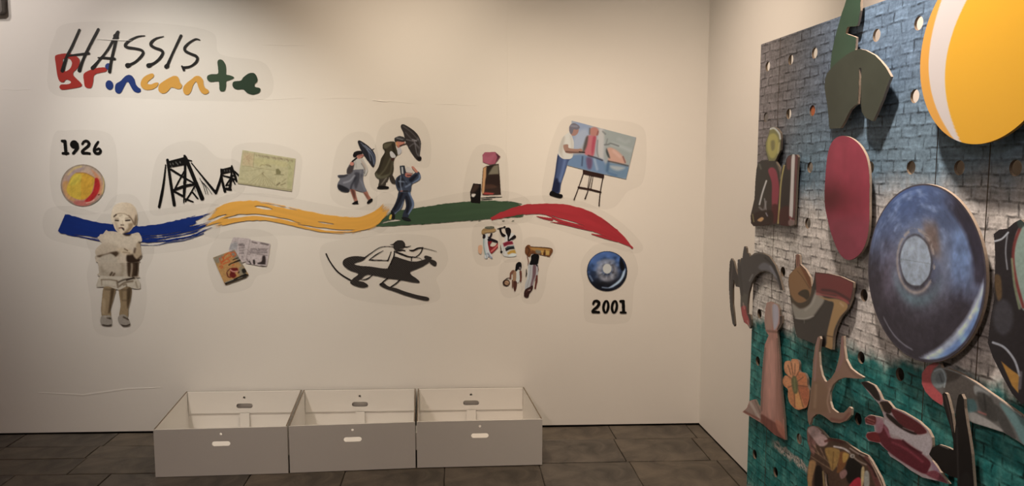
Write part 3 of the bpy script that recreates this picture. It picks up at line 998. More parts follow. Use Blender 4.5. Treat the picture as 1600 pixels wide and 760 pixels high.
sticker('bridge_sticker', 'black brush drawing of a suspension bridge with two towers', c, 1,
        film=[(244, 250), (270, 225), (310, 222), (340, 246), (368, 250), (385, 270), (380, 300), (350, 318), (320, 325), (270, 334), (238, 336), (234, 310)])

# --- yellowed print of a field with a hut
c = Canvas(370, 232, 464, 302, ref=(203, 182, 158), ss=2.5).view(370, 230, 10.13)
q = [(95, 50), (930, 185), (870, 700), (20, 575)]
c.poly(q, (184, 164, 116), .4)
c.pc([(110, 75), (280, 105), (262, 310), (85, 285)], (190, 158, 112), 1.2, .8, False)
c.pc([(820, 190), (915, 205), (860, 680), (800, 660)], (176, 160, 108), 1, .9, False)
c.pc([(300, 180), (780, 240), (760, 320), (560, 270), (330, 300)], (186, 166, 110), 1.5, .8)
dk = (138, 116, 76)
random.seed(3)
for i in range(24):
    x = 310 + i * 24.5; y = 133 + (x - 310) * .145
    c.lc([(x, y - 14), (x + random.uniform(8, 20), y + random.uniform(2, 20))], random.uniform(8, 20), (140, 116, 82), .6, random.uniform(.4, .9))
for k in range(8):
    x0 = 330 + k * 30; c.lc([(430 - k * 4, 395 + k * 3), (x0 - 180 + k * 40, 590 + k * 6)], 5, dk, .6, .55)
for k in range(7): c.lc([(450 + k * 28, 500 - k * 4), (370 + k * 36, 600 + k * 8)], 5, dk, .6, .5)
for k in range(14): c.lc([(110 + random.random() * 130, 90 + random.random() * 180)] * 1 + [(120 + random.random() * 130, 110 + random.random() * 170)], 5, (160, 116, 84), .6, .4)
c.lc([(90, 300), (220, 310), (330, 330), (470, 350), (600, 370)], 5, dk, .7, .6); c.lc([(90, 380), (250, 370), (420, 330)], 5, dk, .7, .5)
c.lc([(280, 100), (262, 320)], 6, dk, .6, .7); c.lc([(370, 305), (400, 280), (440, 285), (500, 275), (540, 310)], 9, dk, .7, .8); c.lc([(480, 290), (540, 305)], 14, (120, 106, 68), .8, .8)
c.pc([(620, 350), (660, 340), (700, 390), (695, 430), (625, 430)], (116, 102, 62), .8, .9, False); c.lc([(605, 435), (745, 440)], 9, (112, 98, 62), .7, .8)
c.lc([(640, 600), (680, 570)], 20, (110, 92, 60), .8, .9); c.lc([(700, 600), (770, 575)], 14, (118, 98, 64), .8, .8); c.lc([(720, 550), (780, 505)], 10, dk, .7, .7)
c.lc([(800, 285), (830, 280), (850, 320), (835, 340)], 10, dk, .8, .5); c.lc([(20, 565), (300, 605), (560, 640), (868, 680)], 8, (126, 104, 72), .7, .8); c.lc([(95, 500), (60, 510), (130, 520)], 6, dk, .7, .5)
c.grain(.06, 3, 3, 0, 2)
sticker('postcard_sticker', 'yellowed landscape print tilted beside the black bridge drawing', c, 2,
        film=[(368, 228), (420, 224), (468, 240), (470, 275), (462, 310), (420, 308), (366, 298), (362, 260)])

# --- newspaper page and magazine cover
c = Canvas(356, 368, 425, 420, ref=(192, 174, 154), ss=2.5).view(320, 360, 8.445)
c.poly([(382, 92), (480, 102), (592, 112), (612, 130), (865, 180), (845, 330), (815, 475), (770, 475), (545, 435), (550, 410), (505, 425), (400, 420), (320, 260), (345, 180)], (180, 157, 144), .4)
c.pc([(345, 180), (430, 160), (415, 260), (330, 250)], (150, 140, 132), 1.2, .8)
random.seed(5)
for (x0, y0, x1, y1, n) in ((450, 175, 530, 320, 12), (600, 235, 690, 310, 8), (700, 240, 835, 310, 9), (565, 260, 620, 330, 5), (395, 150, 430, 240, 4), (480, 340, 520, 390, 4)):
    for i in range(n):
        y = y0 + (y1 - y0) * i / n + random.uniform(-3, 3); x = x0 + random.uniform(0, 14)
        xe = x1 - random.uniform(0, 20)
        while x < xe:
            e = min(xe, x + random.uniform(8, 30)); c.lc([(x, y), (e, y + (e - x) * .12)], random.uniform(5, 9), (100, 84, 78), .6, random.uniform(.4, .8)); x = e + random.uniform(4, 10)
for x0, y0, x1, y1, wd in ((630, 155, 690, 170, 18), (745, 170, 835, 190, 24), (700, 315, 825, 330, 8), (450, 190, 520, 200, 12), (690, 250, 692, 310, 6)):
    c.lc([(x0, y0), (x1, y1)], wd, (92, 76, 70), .8, .75)
c.pc([(765, 340), (800, 345), (800, 440), (720, 440), (700, 430), (750, 410)], (62, 48, 44), 1); c.lc([(705, 440), (800, 445)], 12, (56, 44, 40), .8)
c.lc([(590, 410), (610, 445)], 16, (58, 46, 42), .8); c.lc([(650, 400), (655, 440)], 26, (54, 42, 38), .8); c.lc([(560, 380), (575, 415)], 9, (100, 80, 74), .8); c.lc([(740, 470), (810, 478)], 10, (70, 58, 52), .8)
c.lc([(600, 130), (560, 330), (545, 435)], 6, (140, 118, 108), .8, .8)
c.grain(.10, 2, 2, 0, 6)
sticker('newspaper_sticker', 'pinkish newspaper page sticker partly under the magazine cover', c, 2)
c = Canvas(332, 388, 390, 447, ref=(190, 172, 152), ss=2.5).view(320, 360, 8.445)
c.poly([(115, 362), (395, 258), (580, 588), (545, 625), (280, 722), (262, 700)], (172, 122, 66), .4)
c.pc([(120, 365), (250, 310), (230, 360), (200, 420), (150, 430)], (128, 114, 92), 1.5, .9); c.pc([(330, 285), (395, 262), (500, 430), (520, 500), (450, 420)], (122, 112, 94), 1.5, .9)
c.pc([(490, 470), (560, 590), (470, 600), (450, 520)], (130, 118, 96), 1.5, .8)
for p in ([(200, 370), (215, 420), (250, 390), (230, 350)], [(250, 370), (270, 330), (330, 300), (350, 340), (300, 370)], [(220, 440), (260, 400), (300, 380), (330, 410), (280, 430), (240, 450)], [(340, 300), (390, 290), (410, 330), (370, 350)], [(200, 480), (225, 470), (240, 490), (215, 500)], [(370, 460), (385, 455)]):
    c.lc(p, 15, (188, 78, 34), .7, .9)
for p in ([(375, 390), (440, 365)], [(320, 460), (350, 440), (410, 420), (478, 395)], [(390, 420), (470, 388)]): c.lc(p, 13, (46, 32, 24), .6, .9)
c.pc([(330, 510), (380, 495), (435, 500), (440, 540), (400, 560), (420, 600), (380, 630), (330, 600), (340, 550)], (120, 30, 26), .9); c.lc([(340, 520), (380, 545), (430, 540)], 16, (214, 160, 130), .8, .8); c.lc([(295, 560), (310, 610), (340, 620)], 14, (96, 30, 22), .8); c.lc([(300, 545), (330, 510)], 10, (80, 30, 24), .8); c.lc([(445, 560), (455, 550)], 14, (70, 26, 20), .8)
c.pc([(490, 520), (530, 505), (550, 550), (510, 570)], (48, 40, 32), .9)
c.poly([(262, 690), (400, 635), (540, 570), (580, 588), (545, 625), (280, 722)], (40, 32, 26), .7, False, 1, True)
c.lc([(270, 690), (380, 648)], 8, (190, 170, 140), .6, .9); c.lc([(440, 640), (500, 618)], 7, (170, 150, 120), .6, .8); c.lc([(300, 700), (420, 655), (560, 600)], 5, (110, 96, 76), .6, .7)
c.grain(.10, 2, 2, 0, 8)
sticker('magazine_sticker', 'tan magazine cover sticker tilted left with red lettering and black foot', c, 3,
        film=[(324, 409), (332, 382), (350, 362), (400, 358), (432, 372), (431, 400), (424, 424), (402, 432), (390, 450), (360, 458), (336, 452)])

# --- sepia photograph of a child
c = Canvas(146, 312, 226, 514, ref=(172, 156, 138))
H = (140, 310, 7.6); G = (140, 400, 6.33)
sk = (170, 142, 110)
c.view(*G)
c.poly([(152, 300), (258, 310), (240, 420), (212, 520), (208, 605), (132, 605), (120, 520), (128, 430)], (132, 106, 74), .5, True)
c.poly([(298, 310), (412, 310), (408, 430), (386, 520), (376, 605), (302, 600), (312, 480)], (128, 102, 70), .5, True)
c.pc([(215, 330), (255, 320), (232, 430), (212, 540), (190, 560), (205, 430)], (72, 52, 32), 1.5, .9); c.pc([(375, 330), (412, 320), (406, 430), (380, 520), (372, 450)], (66, 48, 30), 1.5, .9)
c.pc([(300, 320), (330, 330), (330, 420), (318, 430)], (96, 74, 48), 1.4, .7); c.lc([(330, 440), (400, 440)], 14, (84, 64, 42), 1.5, .6); c.pc([(130, 430), (160, 440), (150, 560), (128, 560)], (156, 128, 94), 1.6, .7); c.lc([(160, 330), (230, 335)], 18, (84, 64, 42), 1.6, .7); c.lc([(330, 335), (405, 335)], 18, (80, 60, 40), 1.6, .7)
c.poly([(122, 598), (165, 590), (214, 598), (222, 680), (192, 692), (128, 682), (113, 650)], (136, 120, 102), .5, True); c.poly([(292, 598), (335, 580), (372, 600), (406, 668), (382, 692), (328, 690), (288, 640)], (134, 118, 100), .5, True)
c.lc([(135, 682), (180, 690), (216, 684)], 12, (58, 44, 32), .8); c.lc([(320, 684), (360, 692), (402, 678)], 12, (58, 44, 32), .8); c.lc([(180, 610), (210, 620)], 16, (58, 42, 28), 1, .9); c.lc([(340, 605), (385, 628)], 14, (60, 44, 30), 1, .9); c.lc([(150, 600), (190, 606)], 8, (170, 150, 126), 1, .8)
# blouse (lower half) and frilled skirt
c.poly([(85, -10), (90, 80), (100, 160), (110, 200), (470, 215), (482, 180), (488, 20), (470, -20)], (158, 137, 112), .5, True)
c.pc([(385, 20), (485, 20), (482, 185), (450, 205), (390, 210), (375, 120)], (66, 46, 30), 1.6); c.lc([(415, 30), (422, 110), (412, 200)], 15, (142, 120, 94), 1.4, .95); c.lc([(460, 40), (468, 120), (455, 190)], 10, (40, 26, 16), 1.5, .8)
c.pc([(110, 120), (200, 160), (330, 190), (250, 205), (120, 190)], (138, 118, 94), 2, .7); c.lc([(225, 165), (210, 190)], 16, (62, 44, 28), 1.2); c.lc([(250, 175), (235, 196)], 14, (70, 50, 32), 1.2); c.lc([(320, 60), (335, 130), (318, 195)], 34, (132, 110, 84), 2.2, .6); c.lc([(120, 110), (140, 150)], 18, (128, 108, 84), 2, .6)
c.pc([(95, -5), (160, 10), (120, 20)], (70, 50, 34), 1.5, .9)
c.poly([(72, 300), (85, 250), (112, 200), (200, 205), (330, 205), (440, 215), (492, 245), (505, 300), (495, 322), (440, 322), (375, 300), (300, 332), (250, 322), (190, 300), (120, 305)], (166, 147, 122), .5, True)
c.lc([(120, 235), (200, 235), (268, 245)], 10, (96, 76, 54), 1.1, .9); c.lc([(275, 250), (285, 310)], 14, (84, 64, 44), 1.3, .9); c.lc([(300, 300), (350, 265), (430, 250)], 14, (84, 64, 44), 1.2, .9); c.lc([(290, 260), (350, 235), (450, 222)], 13, (50, 34, 22), 1.2, .9); c.lc([(370, 240), (440, 216)], 12, (40, 26, 16), 1); c.lc([(120, 240), (125, 290)], 9, (110, 90, 66), 1.1, .8); c.lc([(460, 260), (475, 310)], 12, (112, 92, 68), 1.3, .8); c.lc([(340, 290), (365, 280), (370, 310)], 12, (90, 70, 48), 1.1, .8); c.lc([(150, 290), (250, 305)], 9, (130, 110, 84), 1.3, .6)
# upper body
c.view(*H)
c.poly([(102, 465), (120, 450), (132, 430), (165, 425), (185, 400), (205, 378), (225, 392), (290, 395), (340, 405), (400, 425), (500, 425), (578, 408), (608, 440), (626, 500), (606, 530), (612, 610), (624, 690), (590, 735), (560, 760), (110, 760), (106, 700), (80, 672), (75, 620), (100, 580), (150, 535), (125, 500)], (170, 147, 120), .5, True)
c.pc([(150, 450), (300, 420), (520, 450), (560, 530), (400, 600), (250, 560)], (180, 157, 128), 4, .7)
c.pc([(125, 570), (200, 540), (330, 560), (330, 610), (250, 640), (180, 690), (100, 680), (78, 640)], (160, 137, 110), 2.5, .9)
c.pc([(200, 660), (260, 640), (340, 628), (355, 655), (310, 695), (250, 660), (200, 690), (120, 700), (100, 682)], (66, 46, 30), 1.4, .95)
c.pc([(140, 695), (210, 665), (270, 665), (310, 700), (330, 760), (120, 760)], (160, 140, 115), 1.4)
c.pc([(450, 660), (520, 650), (600, 720), (580, 760), (455, 760)], (52, 34, 22), 1.4); c.pc([(560, 540), (605, 540), (622, 690), (560, 720), (520, 660), (555, 620)], (150, 124, 94), 1.4)
c.lc([(590, 520), (612, 530)], 20, (60, 42, 28), 1.4); c.lc([(545, 600), (535, 640)], 22, (62, 42, 28), 1.6, .9); c.lc([(585, 720), (618, 690)], 20, (50, 34, 22), 1.6, .9)
c.pc([(330, 600), (420, 590), (500, 620), (520, 660), (440, 670), (350, 640)], (172, 146, 114), 2); c.lc([(420, 600), (455, 622)], 10, (80, 58, 40), 1); c.lc([(400, 640), (480, 650)], 8, (110, 84, 58), 1, .8)
c.lc([(355, 640), (350, 720)], 16, (140, 118, 92), 2, .6); c.pc([(520, 450), (600, 440), (615, 490), (560, 520)], (184, 160, 130), 2, .8)
# head
c.poly([(284, 290), (270, 285), (262, 200), (288, 105), (345, 62), (420, 50), (500, 68), (552, 128), (570, 220), (566, 295), (548, 325), (520, 345), (490, 385), (440, 415), (380, 418), (330, 390), (300, 345)], (188, 162, 130), .5, True)
c.pc([(270, 285), (262, 200), (288, 105), (345, 62), (420, 50), (500, 68), (552, 128), (570, 220), (566, 295), (545, 325), (522, 290), (490, 232), (440, 192), (380, 178), (330, 186), (295, 222), (285, 285)], lambda X, Y: np.stack([194 - (X - 178) * .55, 168 - (X - 178) * .6, 136 - (X - 178) * .6], -1), .7)
c.lc([(290, 225), (330, 188), (380, 180), (440, 194), (490, 234), (525, 295)], 8, (120, 94, 66), .8, .9); c.lc([(297, 215), (320, 195)], 15, (60, 42, 28), .9); c.lc([(470, 205), (510, 255), (535, 310)], 11, (96, 72, 50), 1, .9)
c.pc([(555, 200), (568, 250), (560, 310), (545, 325), (530, 290)], (92, 70, 48), 1.4, .9)
c.pc([(470, 300), (525, 300), (500, 370), (440, 410), (420, 395), (460, 350)], (126, 98, 68), 1.8, .85)
c.pc([(300, 290), (330, 290), (360, 380), (330, 390)], (150, 122, 92), 1.8, .6); c.pc([(360, 200), (430, 200), (420, 290), (370, 290)], (204, 178, 144), 2, .7)
c.lc([(312, 262), (345, 264)], 17, (50, 36, 26), .8); c.lc([(435, 264), (482, 260)], 17, (44, 30, 22), .8); c.lc([(310, 240), (345, 240)], 8, (120, 94, 68), 1, .8); c.lc([(430, 240), (485, 232)], 8, (118, 92, 66), 1, .8)
c.lc([(378, 317), (408, 318)], 11, (70, 48, 34), .8); c.lc([(395, 270), (400, 310)], 8, (160, 130, 98), 1.2, .7)
c.lc([(358, 354), (385, 350), (410, 362)], 14, (96, 60, 46), .9); c.lc([(395, 355), (410, 375)], 14, (44, 28, 20), .9); c.lc([(365, 210), (385, 200)], 16, (130, 106, 80), 1.4, .6)
c.pc([(400, 420), (470, 400), (500, 418), (480, 445), (430, 445)], (52, 36, 24), 1.2)
c.grain(.05, 2.5, 2.5, 0, 3)
sticker('photo_sticker', 'sepia photo cut-out of a small child in a knit cap and frilled dress', c, 4,
        film=[(162, 330), (180, 306), (210, 306), (226, 330), (240, 365), (240, 400), (228, 430), (230, 465), (222, 505), (200, 524), (170, 526), (148, 515), (142, 470), (136, 430), (142, 400), (136, 370)])

# --- woman walking with an umbrella
c = Canvas(526, 217, 590, 322, ref=(204, 184, 158), ss=2.5).view(520, 210, 6.34)
c.poly([(175, 545), (215, 540), (232, 610), (245, 665), (222, 670), (195, 610)], (168, 106, 80), .4, True); c.poly([(300, 565), (335, 560), (355, 600), (378, 640), (352, 650), (325, 610)], (166, 104, 78), .4, True)
c.pc([(180, 545), (215, 560), (225, 640), (205, 620)], (96, 52, 40), 1, .8); c.pc([(305, 570), (340, 600), (355, 640), (330, 610)], (110, 62, 48), 1, .7)
c.poly([(190, 688), (222, 665), (248, 658), (252, 690)], (26, 20, 20), .4); c.poly([(340, 682), (352, 658), (380, 638), (395, 645), (388, 662), (360, 685)], (24, 20, 20), .4, True)
c.poly([(195, 345), (300, 345), (300, 450), (318, 520), (335, 562), (300, 572), (235, 555), (180, 540), (150, 572), (90, 565), (52, 535), (50, 490), (75, 440), (52, 420), (60, 405), (130, 400), (180, 370)], (104, 98, 96), .4, True)
c.pc([(55, 500), (100, 510), (160, 545), (150, 572), (90, 565), (55, 540)], (44, 42, 44), 1); c.pc([(60, 410), (150, 402), (120, 425), (70, 430)], (60, 56, 56), 1, .8); c.pc([(220, 380), (290, 400), (260, 470), (230, 540), (210, 480)], (66, 62, 64), 1.5, .8); c.lc([(215, 410), (170, 460), (110, 480)], 16, (160, 152, 146), 1.2, .7); c.lc([(285, 470), (320, 550)], 20, (126, 122, 120), 1.2, .7); c.lc([(230, 430), (190, 500), (180, 535)], 18, (52, 50, 54), 1.2, .7); c.lc([(275, 360), (270, 460)], 12, (130, 124, 118), 1.2, .6)
c.poly([(215, 250), (260, 235), (300, 250), (330, 300), (345, 350), (330, 400), (312, 405), (312, 350), (300, 345), (200, 352), (185, 380), (145, 395), (140, 350), (170, 290), (190, 265)], (188, 174, 152), .4, True)
c.pc([(170, 300), (195, 270), (215, 300), (190, 380), (145, 395), (140, 350)], (64, 52, 48), 1, .9); c.lc([(285, 290), (315, 340), (315, 390)], 9, (92, 82, 74), .9, .8); c.lc([(225, 270), (235, 330)], 8, (150, 136, 118), 1, .7); c.pc([(280, 250), (320, 300), (335, 350), (318, 340), (290, 290)], (178, 150, 124), 1, .8)
c.ell(190, 292, 18, 18, (196, 120, 96)); c.line([(195, 270), (235, 238)], 16, (40, 32, 30))
c.poly([(235, 190), (285, 195), (300, 215), (270, 240), (245, 235)], (186, 118, 92), .4, True); c.lc([(255, 215), (290, 208)], 8, (120, 60, 50), .8, .8)
c.poly([(205, 195), (220, 175), (255, 165), (288, 170), (290, 195), (250, 205), (225, 225), (205, 220)], (30, 24, 24), .4, True)
c.line([(270, 212), (320, 208)], [10, 8], (150, 90, 74))
c.poly([(250, 75), (265, 62), (300, 80), (350, 115), (395, 160), (420, 210), (425, 260), (412, 310), (400, 325), (370, 290), (330, 235), (295, 180), (265, 120)], (44, 42, 46), .4, True)
for p, wd, cl in (([(280, 85), (330, 130), (390, 165)], 9, (116, 114, 116)), ([(300, 110), (350, 165), (375, 260)], 12, (104, 104, 110)), ([(340, 150), (390, 215), (410, 300)], 12, (120, 124, 132)), ([(370, 160), (412, 215), (418, 280)], 12, (96, 102, 114)), ([(320, 110), (380, 160)], 6, (150, 150, 150))): c.lc(p, wd, cl, .8, .8)
c.line([(380, 160), (410, 143)], [8, 5], (50, 46, 46))
sticker('figure_sticker', 'painted figure in a windblown grey skirt bent under a small dark umbrella', c, 2,
        film=[(518, 310), (520, 262), (530, 225), (552, 207), (580, 212), (592, 250), (590, 300), (585, 326), (550, 326)])

# --- man with an umbrella
c = Canvas(584, 192, 662, 298, ref=(204, 184, 158), ss=2.5).view(580, 185, 6.33)
c.poly([(85, 590), (150, 575), (175, 560), (185, 560), (160, 620), (145, 640), (140, 665), (75, 672), (80, 630)], (74, 62, 48), .4, True); c.poly([(205, 555), (225, 590), (245, 630), (235, 648), (205, 640), (185, 600), (190, 560)], (70, 58, 46), .4, True)
c.lc([(150, 590), (105, 650)], 10, (150, 136, 112), .9, .7)
c.poly([(65, 682), (85, 668), (165, 676), (172, 692), (150, 698), (68, 696)], (24, 20, 18), .4, True)
c.poly([(125, 250), (165, 235), (230, 235), (245, 290), (265, 350), (250, 372), (230, 400), (220, 450), (222, 500), (205, 555), (150, 585), (90, 600), (50, 580), (38, 545), (60, 510), (80, 470), (100, 400), (130, 350), (135, 320), (118, 300), (115, 270)], (72, 60, 40), .4, True)
c.pc([(125, 255), (200, 245), (190, 270), (150, 300), (130, 300)], (102, 90, 62), 1.2, .8); c.lc([(140, 310), (120, 400), (70, 530)], 14, (50, 42, 28), 1.2, .8); c.lc([(190, 400), (140, 500), (80, 570)], 14, (112, 102, 70), 1.2, .6); c.lc([(215, 430), (190, 540)], 16, (94, 84, 58), 1.2, .7); c.pc([(45, 540), (100, 570), (190, 545), (150, 585), (90, 600), (50, 580)], (112, 104, 74), 1.2, .6)
c.lc([(215, 260), (225, 320), (240, 360)], 16, (40, 32, 22), 1, .8)
c.poly([(188, 335), (205, 330), (240, 370), (232, 390), (205, 388), (190, 365)], (196, 182, 164), .4, True); c.poly([(262, 290), (285, 288), (300, 320), (290, 350), (265, 355)], (190, 176, 162), .4, True)
c.poly([(205, 395), (228, 395), (220, 420), (200, 412)], (80, 40, 30), .4, True)
c.poly([(240, 225), (300, 225), (330, 240), (310, 255), (270, 275), (250, 270), (245, 245)], (192, 116, 88), .4, True); c.lc([(250, 235), (258, 265)], 10, (206, 150, 60), .8, .8)
c.poly([(232, 200), (255, 185), (285, 178), (325, 190), (335, 220), (315, 232), (260, 228), (240, 235)], (70, 64, 58), .4, True); c.lc([(255, 195), (310, 212)], 9, (140, 132, 120), .9, .8); c.lc([(240, 215), (320, 225)], 8, (40, 36, 32), .8)
c.line([(272, 278), (310, 262), (350, 250)], [12, 9, 8], (96, 60, 44)); c.ell(270, 280, 10, 12, (176, 104, 78))
c.poly([(295, 75), (315, 60), (360, 80), (430, 130), (470, 180), (490, 235), (488, 300), (480, 370), (495, 385), (492, 415), (465, 415), (440, 395), (400, 340), (365, 280), (340, 220), (320, 140), (300, 100)], (62, 52, 46), .4, True)
for p, wd, cl in (([(320, 80), (400, 140), (470, 220)], 10, (104, 92, 82)), ([(340, 140), (420, 230), (470, 300)], 12, (100, 88, 80)), ([(350, 210), (420, 225), (470, 205)], 9, (126, 114, 104)), ([(380, 280), (430, 250), (475, 290)], 8, (120, 110, 102)), ([(430, 220), (450, 340), (478, 380)], 10, (126, 116, 108)), ([(460, 190), (482, 260), (470, 360)], 9, (110, 100, 92)), ([(410, 210), (450, 225)], 10, (160, 150, 140))): c.lc(p, wd, cl, .9, .75)
c.pc([(460, 385), (495, 385), (492, 415), (465, 415)], (30, 22, 22), 1)
sticker('figure_sticker', 'painted figure in a long olive coat behind a big brown umbrella', c, 2,
        film=[(578, 290), (584, 240), (594, 200), (620, 186), (655, 186), (672, 215), (670, 260), (640, 262), (625, 290), (604, 302)])

# --- figure carrying a frame, standing on the green stroke
c = Canvas(608, 256, 660, 348, ref=(204, 184, 158), ss=2.5).view(600, 250, 7.6)
c.poly([(185, 375), (300, 372), (320, 420), (355, 500), (350, 560), (300, 640), (285, 680), (225, 675), (235, 620), (262, 560), (258, 500), (245, 455), (235, 500), (205, 580), (150, 625), (120, 660), (95, 640), (85, 610), (130, 530), (160, 450)], (54, 58, 68), .4, True)
c.lc([(300, 390), (340, 480), (345, 550), (300, 640)], 26, (122, 134, 150), 1.2, .85); c.lc([(215, 400), (170, 500), (120, 590)], 28, (28, 28, 36), 1.2, .9); c.lc([(265, 440), (290, 520), (275, 620)], 24, (30, 30, 38), 1.2, .85); c.lc([(235, 500), (190, 590), (130, 640)], 14, (130, 136, 146), 1.2, .8); c.lc([(320, 440), (335, 520)], 12, (90, 100, 118), 1, .8)
c.poly([(85, 600), (125, 640), (128, 690), (105, 705), (90, 660)], (34, 32, 32), .4, True); c.poly([(62, 700), (70, 665), (90, 650), (92, 670), (80, 705)], (216, 170, 60), .4, True)
c.poly([(210, 690), (235, 680), (290, 690), (322, 720), (300, 728), (240, 715)], (38, 40, 38), .4, True)
c.poly([(150, 215), (200, 180), (250, 185), (290, 215), (350, 170), (385, 140), (415, 145), (435, 190), (425, 230), (380, 260), (330, 290), (318, 370), (280, 385), (190, 380), (150, 320), (140, 260)], (68, 74, 84), .4, True)
c.pc([(160, 220), (210, 185), (235, 260), (210, 330), (160, 320)], (36, 38, 44), 1.4, .9); c.lc([(200, 200), (195, 280), (210, 360)], 14, (150, 154, 160), 1, .7); c.lc([(180, 255), (260, 262)], 14, (150, 156, 162), 1, .7); c.pc([(300, 230), (370, 175), (400, 180), (330, 260)], (26, 30, 42), 1.3, .9); c.lc([(350, 275), (415, 225), (425, 180)], 16, (128, 142, 160), 1.1, .8); c.lc([(230, 230), (280, 300)], 14, (40, 42, 50), 1.1, .8); c.lc([(260, 320), (310, 290)], 16, (140, 148, 158), 1.2, .7); c.lc([(190, 372), (280, 372)], 12, (44, 34, 32), .9)
c.lc([(200, 372), (218, 370)], 12, (190, 120, 100), .8)
c.poly([(330, 85), (350, 80), (395, 130), (400, 145), (380, 148), (350, 115)], (196, 124, 96), .4, True)
c.poly([(190, 72), (245, 68), (262, 165), (235, 182), (200, 172)], (56, 58, 62), .4); c.pc([(208, 85), (225, 84), (232, 165), (214, 165)], (200, 188, 170), .7, 1, False)
c.poly([(255, 165), (275, 150), (310, 160), (330, 165), (320, 195), (285, 205), (260, 195)], (186, 110, 88), .4, True); c.lc([(280, 185), (325, 185)], 14, (70, 34, 34), .9, .8)
c.poly([(262, 100), (285, 85), (320, 90), (340, 130), (335, 158), (290, 158), (265, 145)], (206, 186, 162), .4, True); c.lc([(268, 150), (330, 160)], 6, (90, 60, 50), .8, .7)
sticker('figure_sticker', 'painted figure in blue overalls with raised arm standing on the green stroke', c, 4)

# --- tiled creature with rider
c = Canvas(505, 372, 690, 472, ref=(190, 168, 146), ss=2.5)
c.view(490, 360, 6.33)


def tiles(X, Y):
    a = .10 + (X - 540) * .0012
    U = (X * np.cos(a) + Y * np.sin(a)) + 1.2 * vnoise(X, Y, 9, 9, 3); V = (-X * np.sin(a) + Y * np.cos(a)) + 1.2 * vnoise(X, Y, 9, 9, 4)
    d = np.minimum(np.abs((U / 3.1) % 1 - .5), np.abs((V / 3.3) % 1 - .5)) * 3.2
    g = np.clip((.42 - d) / .3, 0, 1)[..., None]
    return np.array([34, 27, 24]) * (1 - g) + np.array([90, 76, 64]) * g


def tpoly(p): c.poly(p, tiles, .4, True)


tpoly([(290, 320), (310, 285), (370, 262), (440, 258), (510, 270), (480, 300), (420, 318), (400, 335), (460, 352), (560, 360), (740, 378), (775, 300), (800, 262), (880, 285), (960, 308), (1020, 310), (1080, 295), (1130, 280), (1160, 290), (1140, 315), (1080, 355), (1010, 385), (955, 410), (970, 445), (1020, 480), (1048, 516), (980, 512), (860, 490), (740, 475), (600, 445), (520, 440), (470, 480), (440, 500), (500, 515), (540, 548), (500, 565), (430, 555), (365, 520), (390, 480), (445, 430), (360, 395), (305, 355)])
tpoly([(1095, 262), (1115, 252), (1165, 268), (1160, 282), (1110, 282)]); tpoly([(1150, 290), (1195, 300), (1218, 325), (1205, 352), (1180, 345), (1150, 320)])
tpoly([(652, 535), (690, 520), (740, 555), (820, 575), (900, 605), (1020, 640), (1132, 665), (1128, 695), (1040, 680), (900, 640), (790, 600), (700, 570)])
tpoly([(790, 160), (808, 125), (830, 102), (880, 104), (905, 140), (890, 175), (850, 185), (830, 210), (805, 195)])
ink = (38, 30, 26)
for p, wd in [([(125, 232), (160, 305), (230, 400), (300, 455), (370, 495)], [12, 12, 13, 14, 14]), ([(760, 142), (790, 138), (815, 115)], [5, 9, 12]), ([(890, 158), (920, 165), (960, 155)], [12, 10, 5]), ([(840, 200), (870, 196), (905, 200)], [10, 14, 8]), ([(500, 275), (570, 225), (650, 172), (720, 160), (800, 165)], [12, 7, 6, 5, 5]), ([(690, 202), (620, 240), (555, 290)], [5, 8, 8]), ([(550, 292), (640, 296), (735, 298)], [8, 8, 9]), ([(768, 212), (750, 260), (735, 300)], [6, 9, 12]), ([(800, 205), (790, 270), (740, 375)], [9, 13, 13]),
              ([(810, 212), (870, 235), (940, 260), (1000, 265)], [10, 15, 13, 8]), ([(945, 195), (985, 200), (1030, 178), (1080, 172)], [6, 15, 14, 12]), ([(1080, 172), (1060, 220), (1030, 250), (1000, 268)], [12, 9, 8, 6]), ([(1080, 174), (1150, 190), (1218, 210)], [5, 4, 3]), ([(968, 265), (968, 300)], [9, 10]), ([(1000, 265), (1050, 275), (1075, 295)], [5, 4, 3]), ([(470, 490), (530, 480), (580, 445)], [4, 11, 8]), ([(735, 475), (700, 500), (660, 540)], [12, 12, 14]), ([(855, 490), (810, 530), (765, 560)], [12, 11, 11])]:
    c.line(p, wd, ink)
sticker('rider_sticker', 'black tile-patterned long-snouted creature with a crouching hatted rider', c, 2,
        film=[(503, 384), (560, 372), (620, 366), (664, 368), (690, 378), (700, 400), (696, 418), (682, 436), (686, 450), (684, 470), (640, 478), (590, 474), (548, 466), (522, 450), (506, 425)])

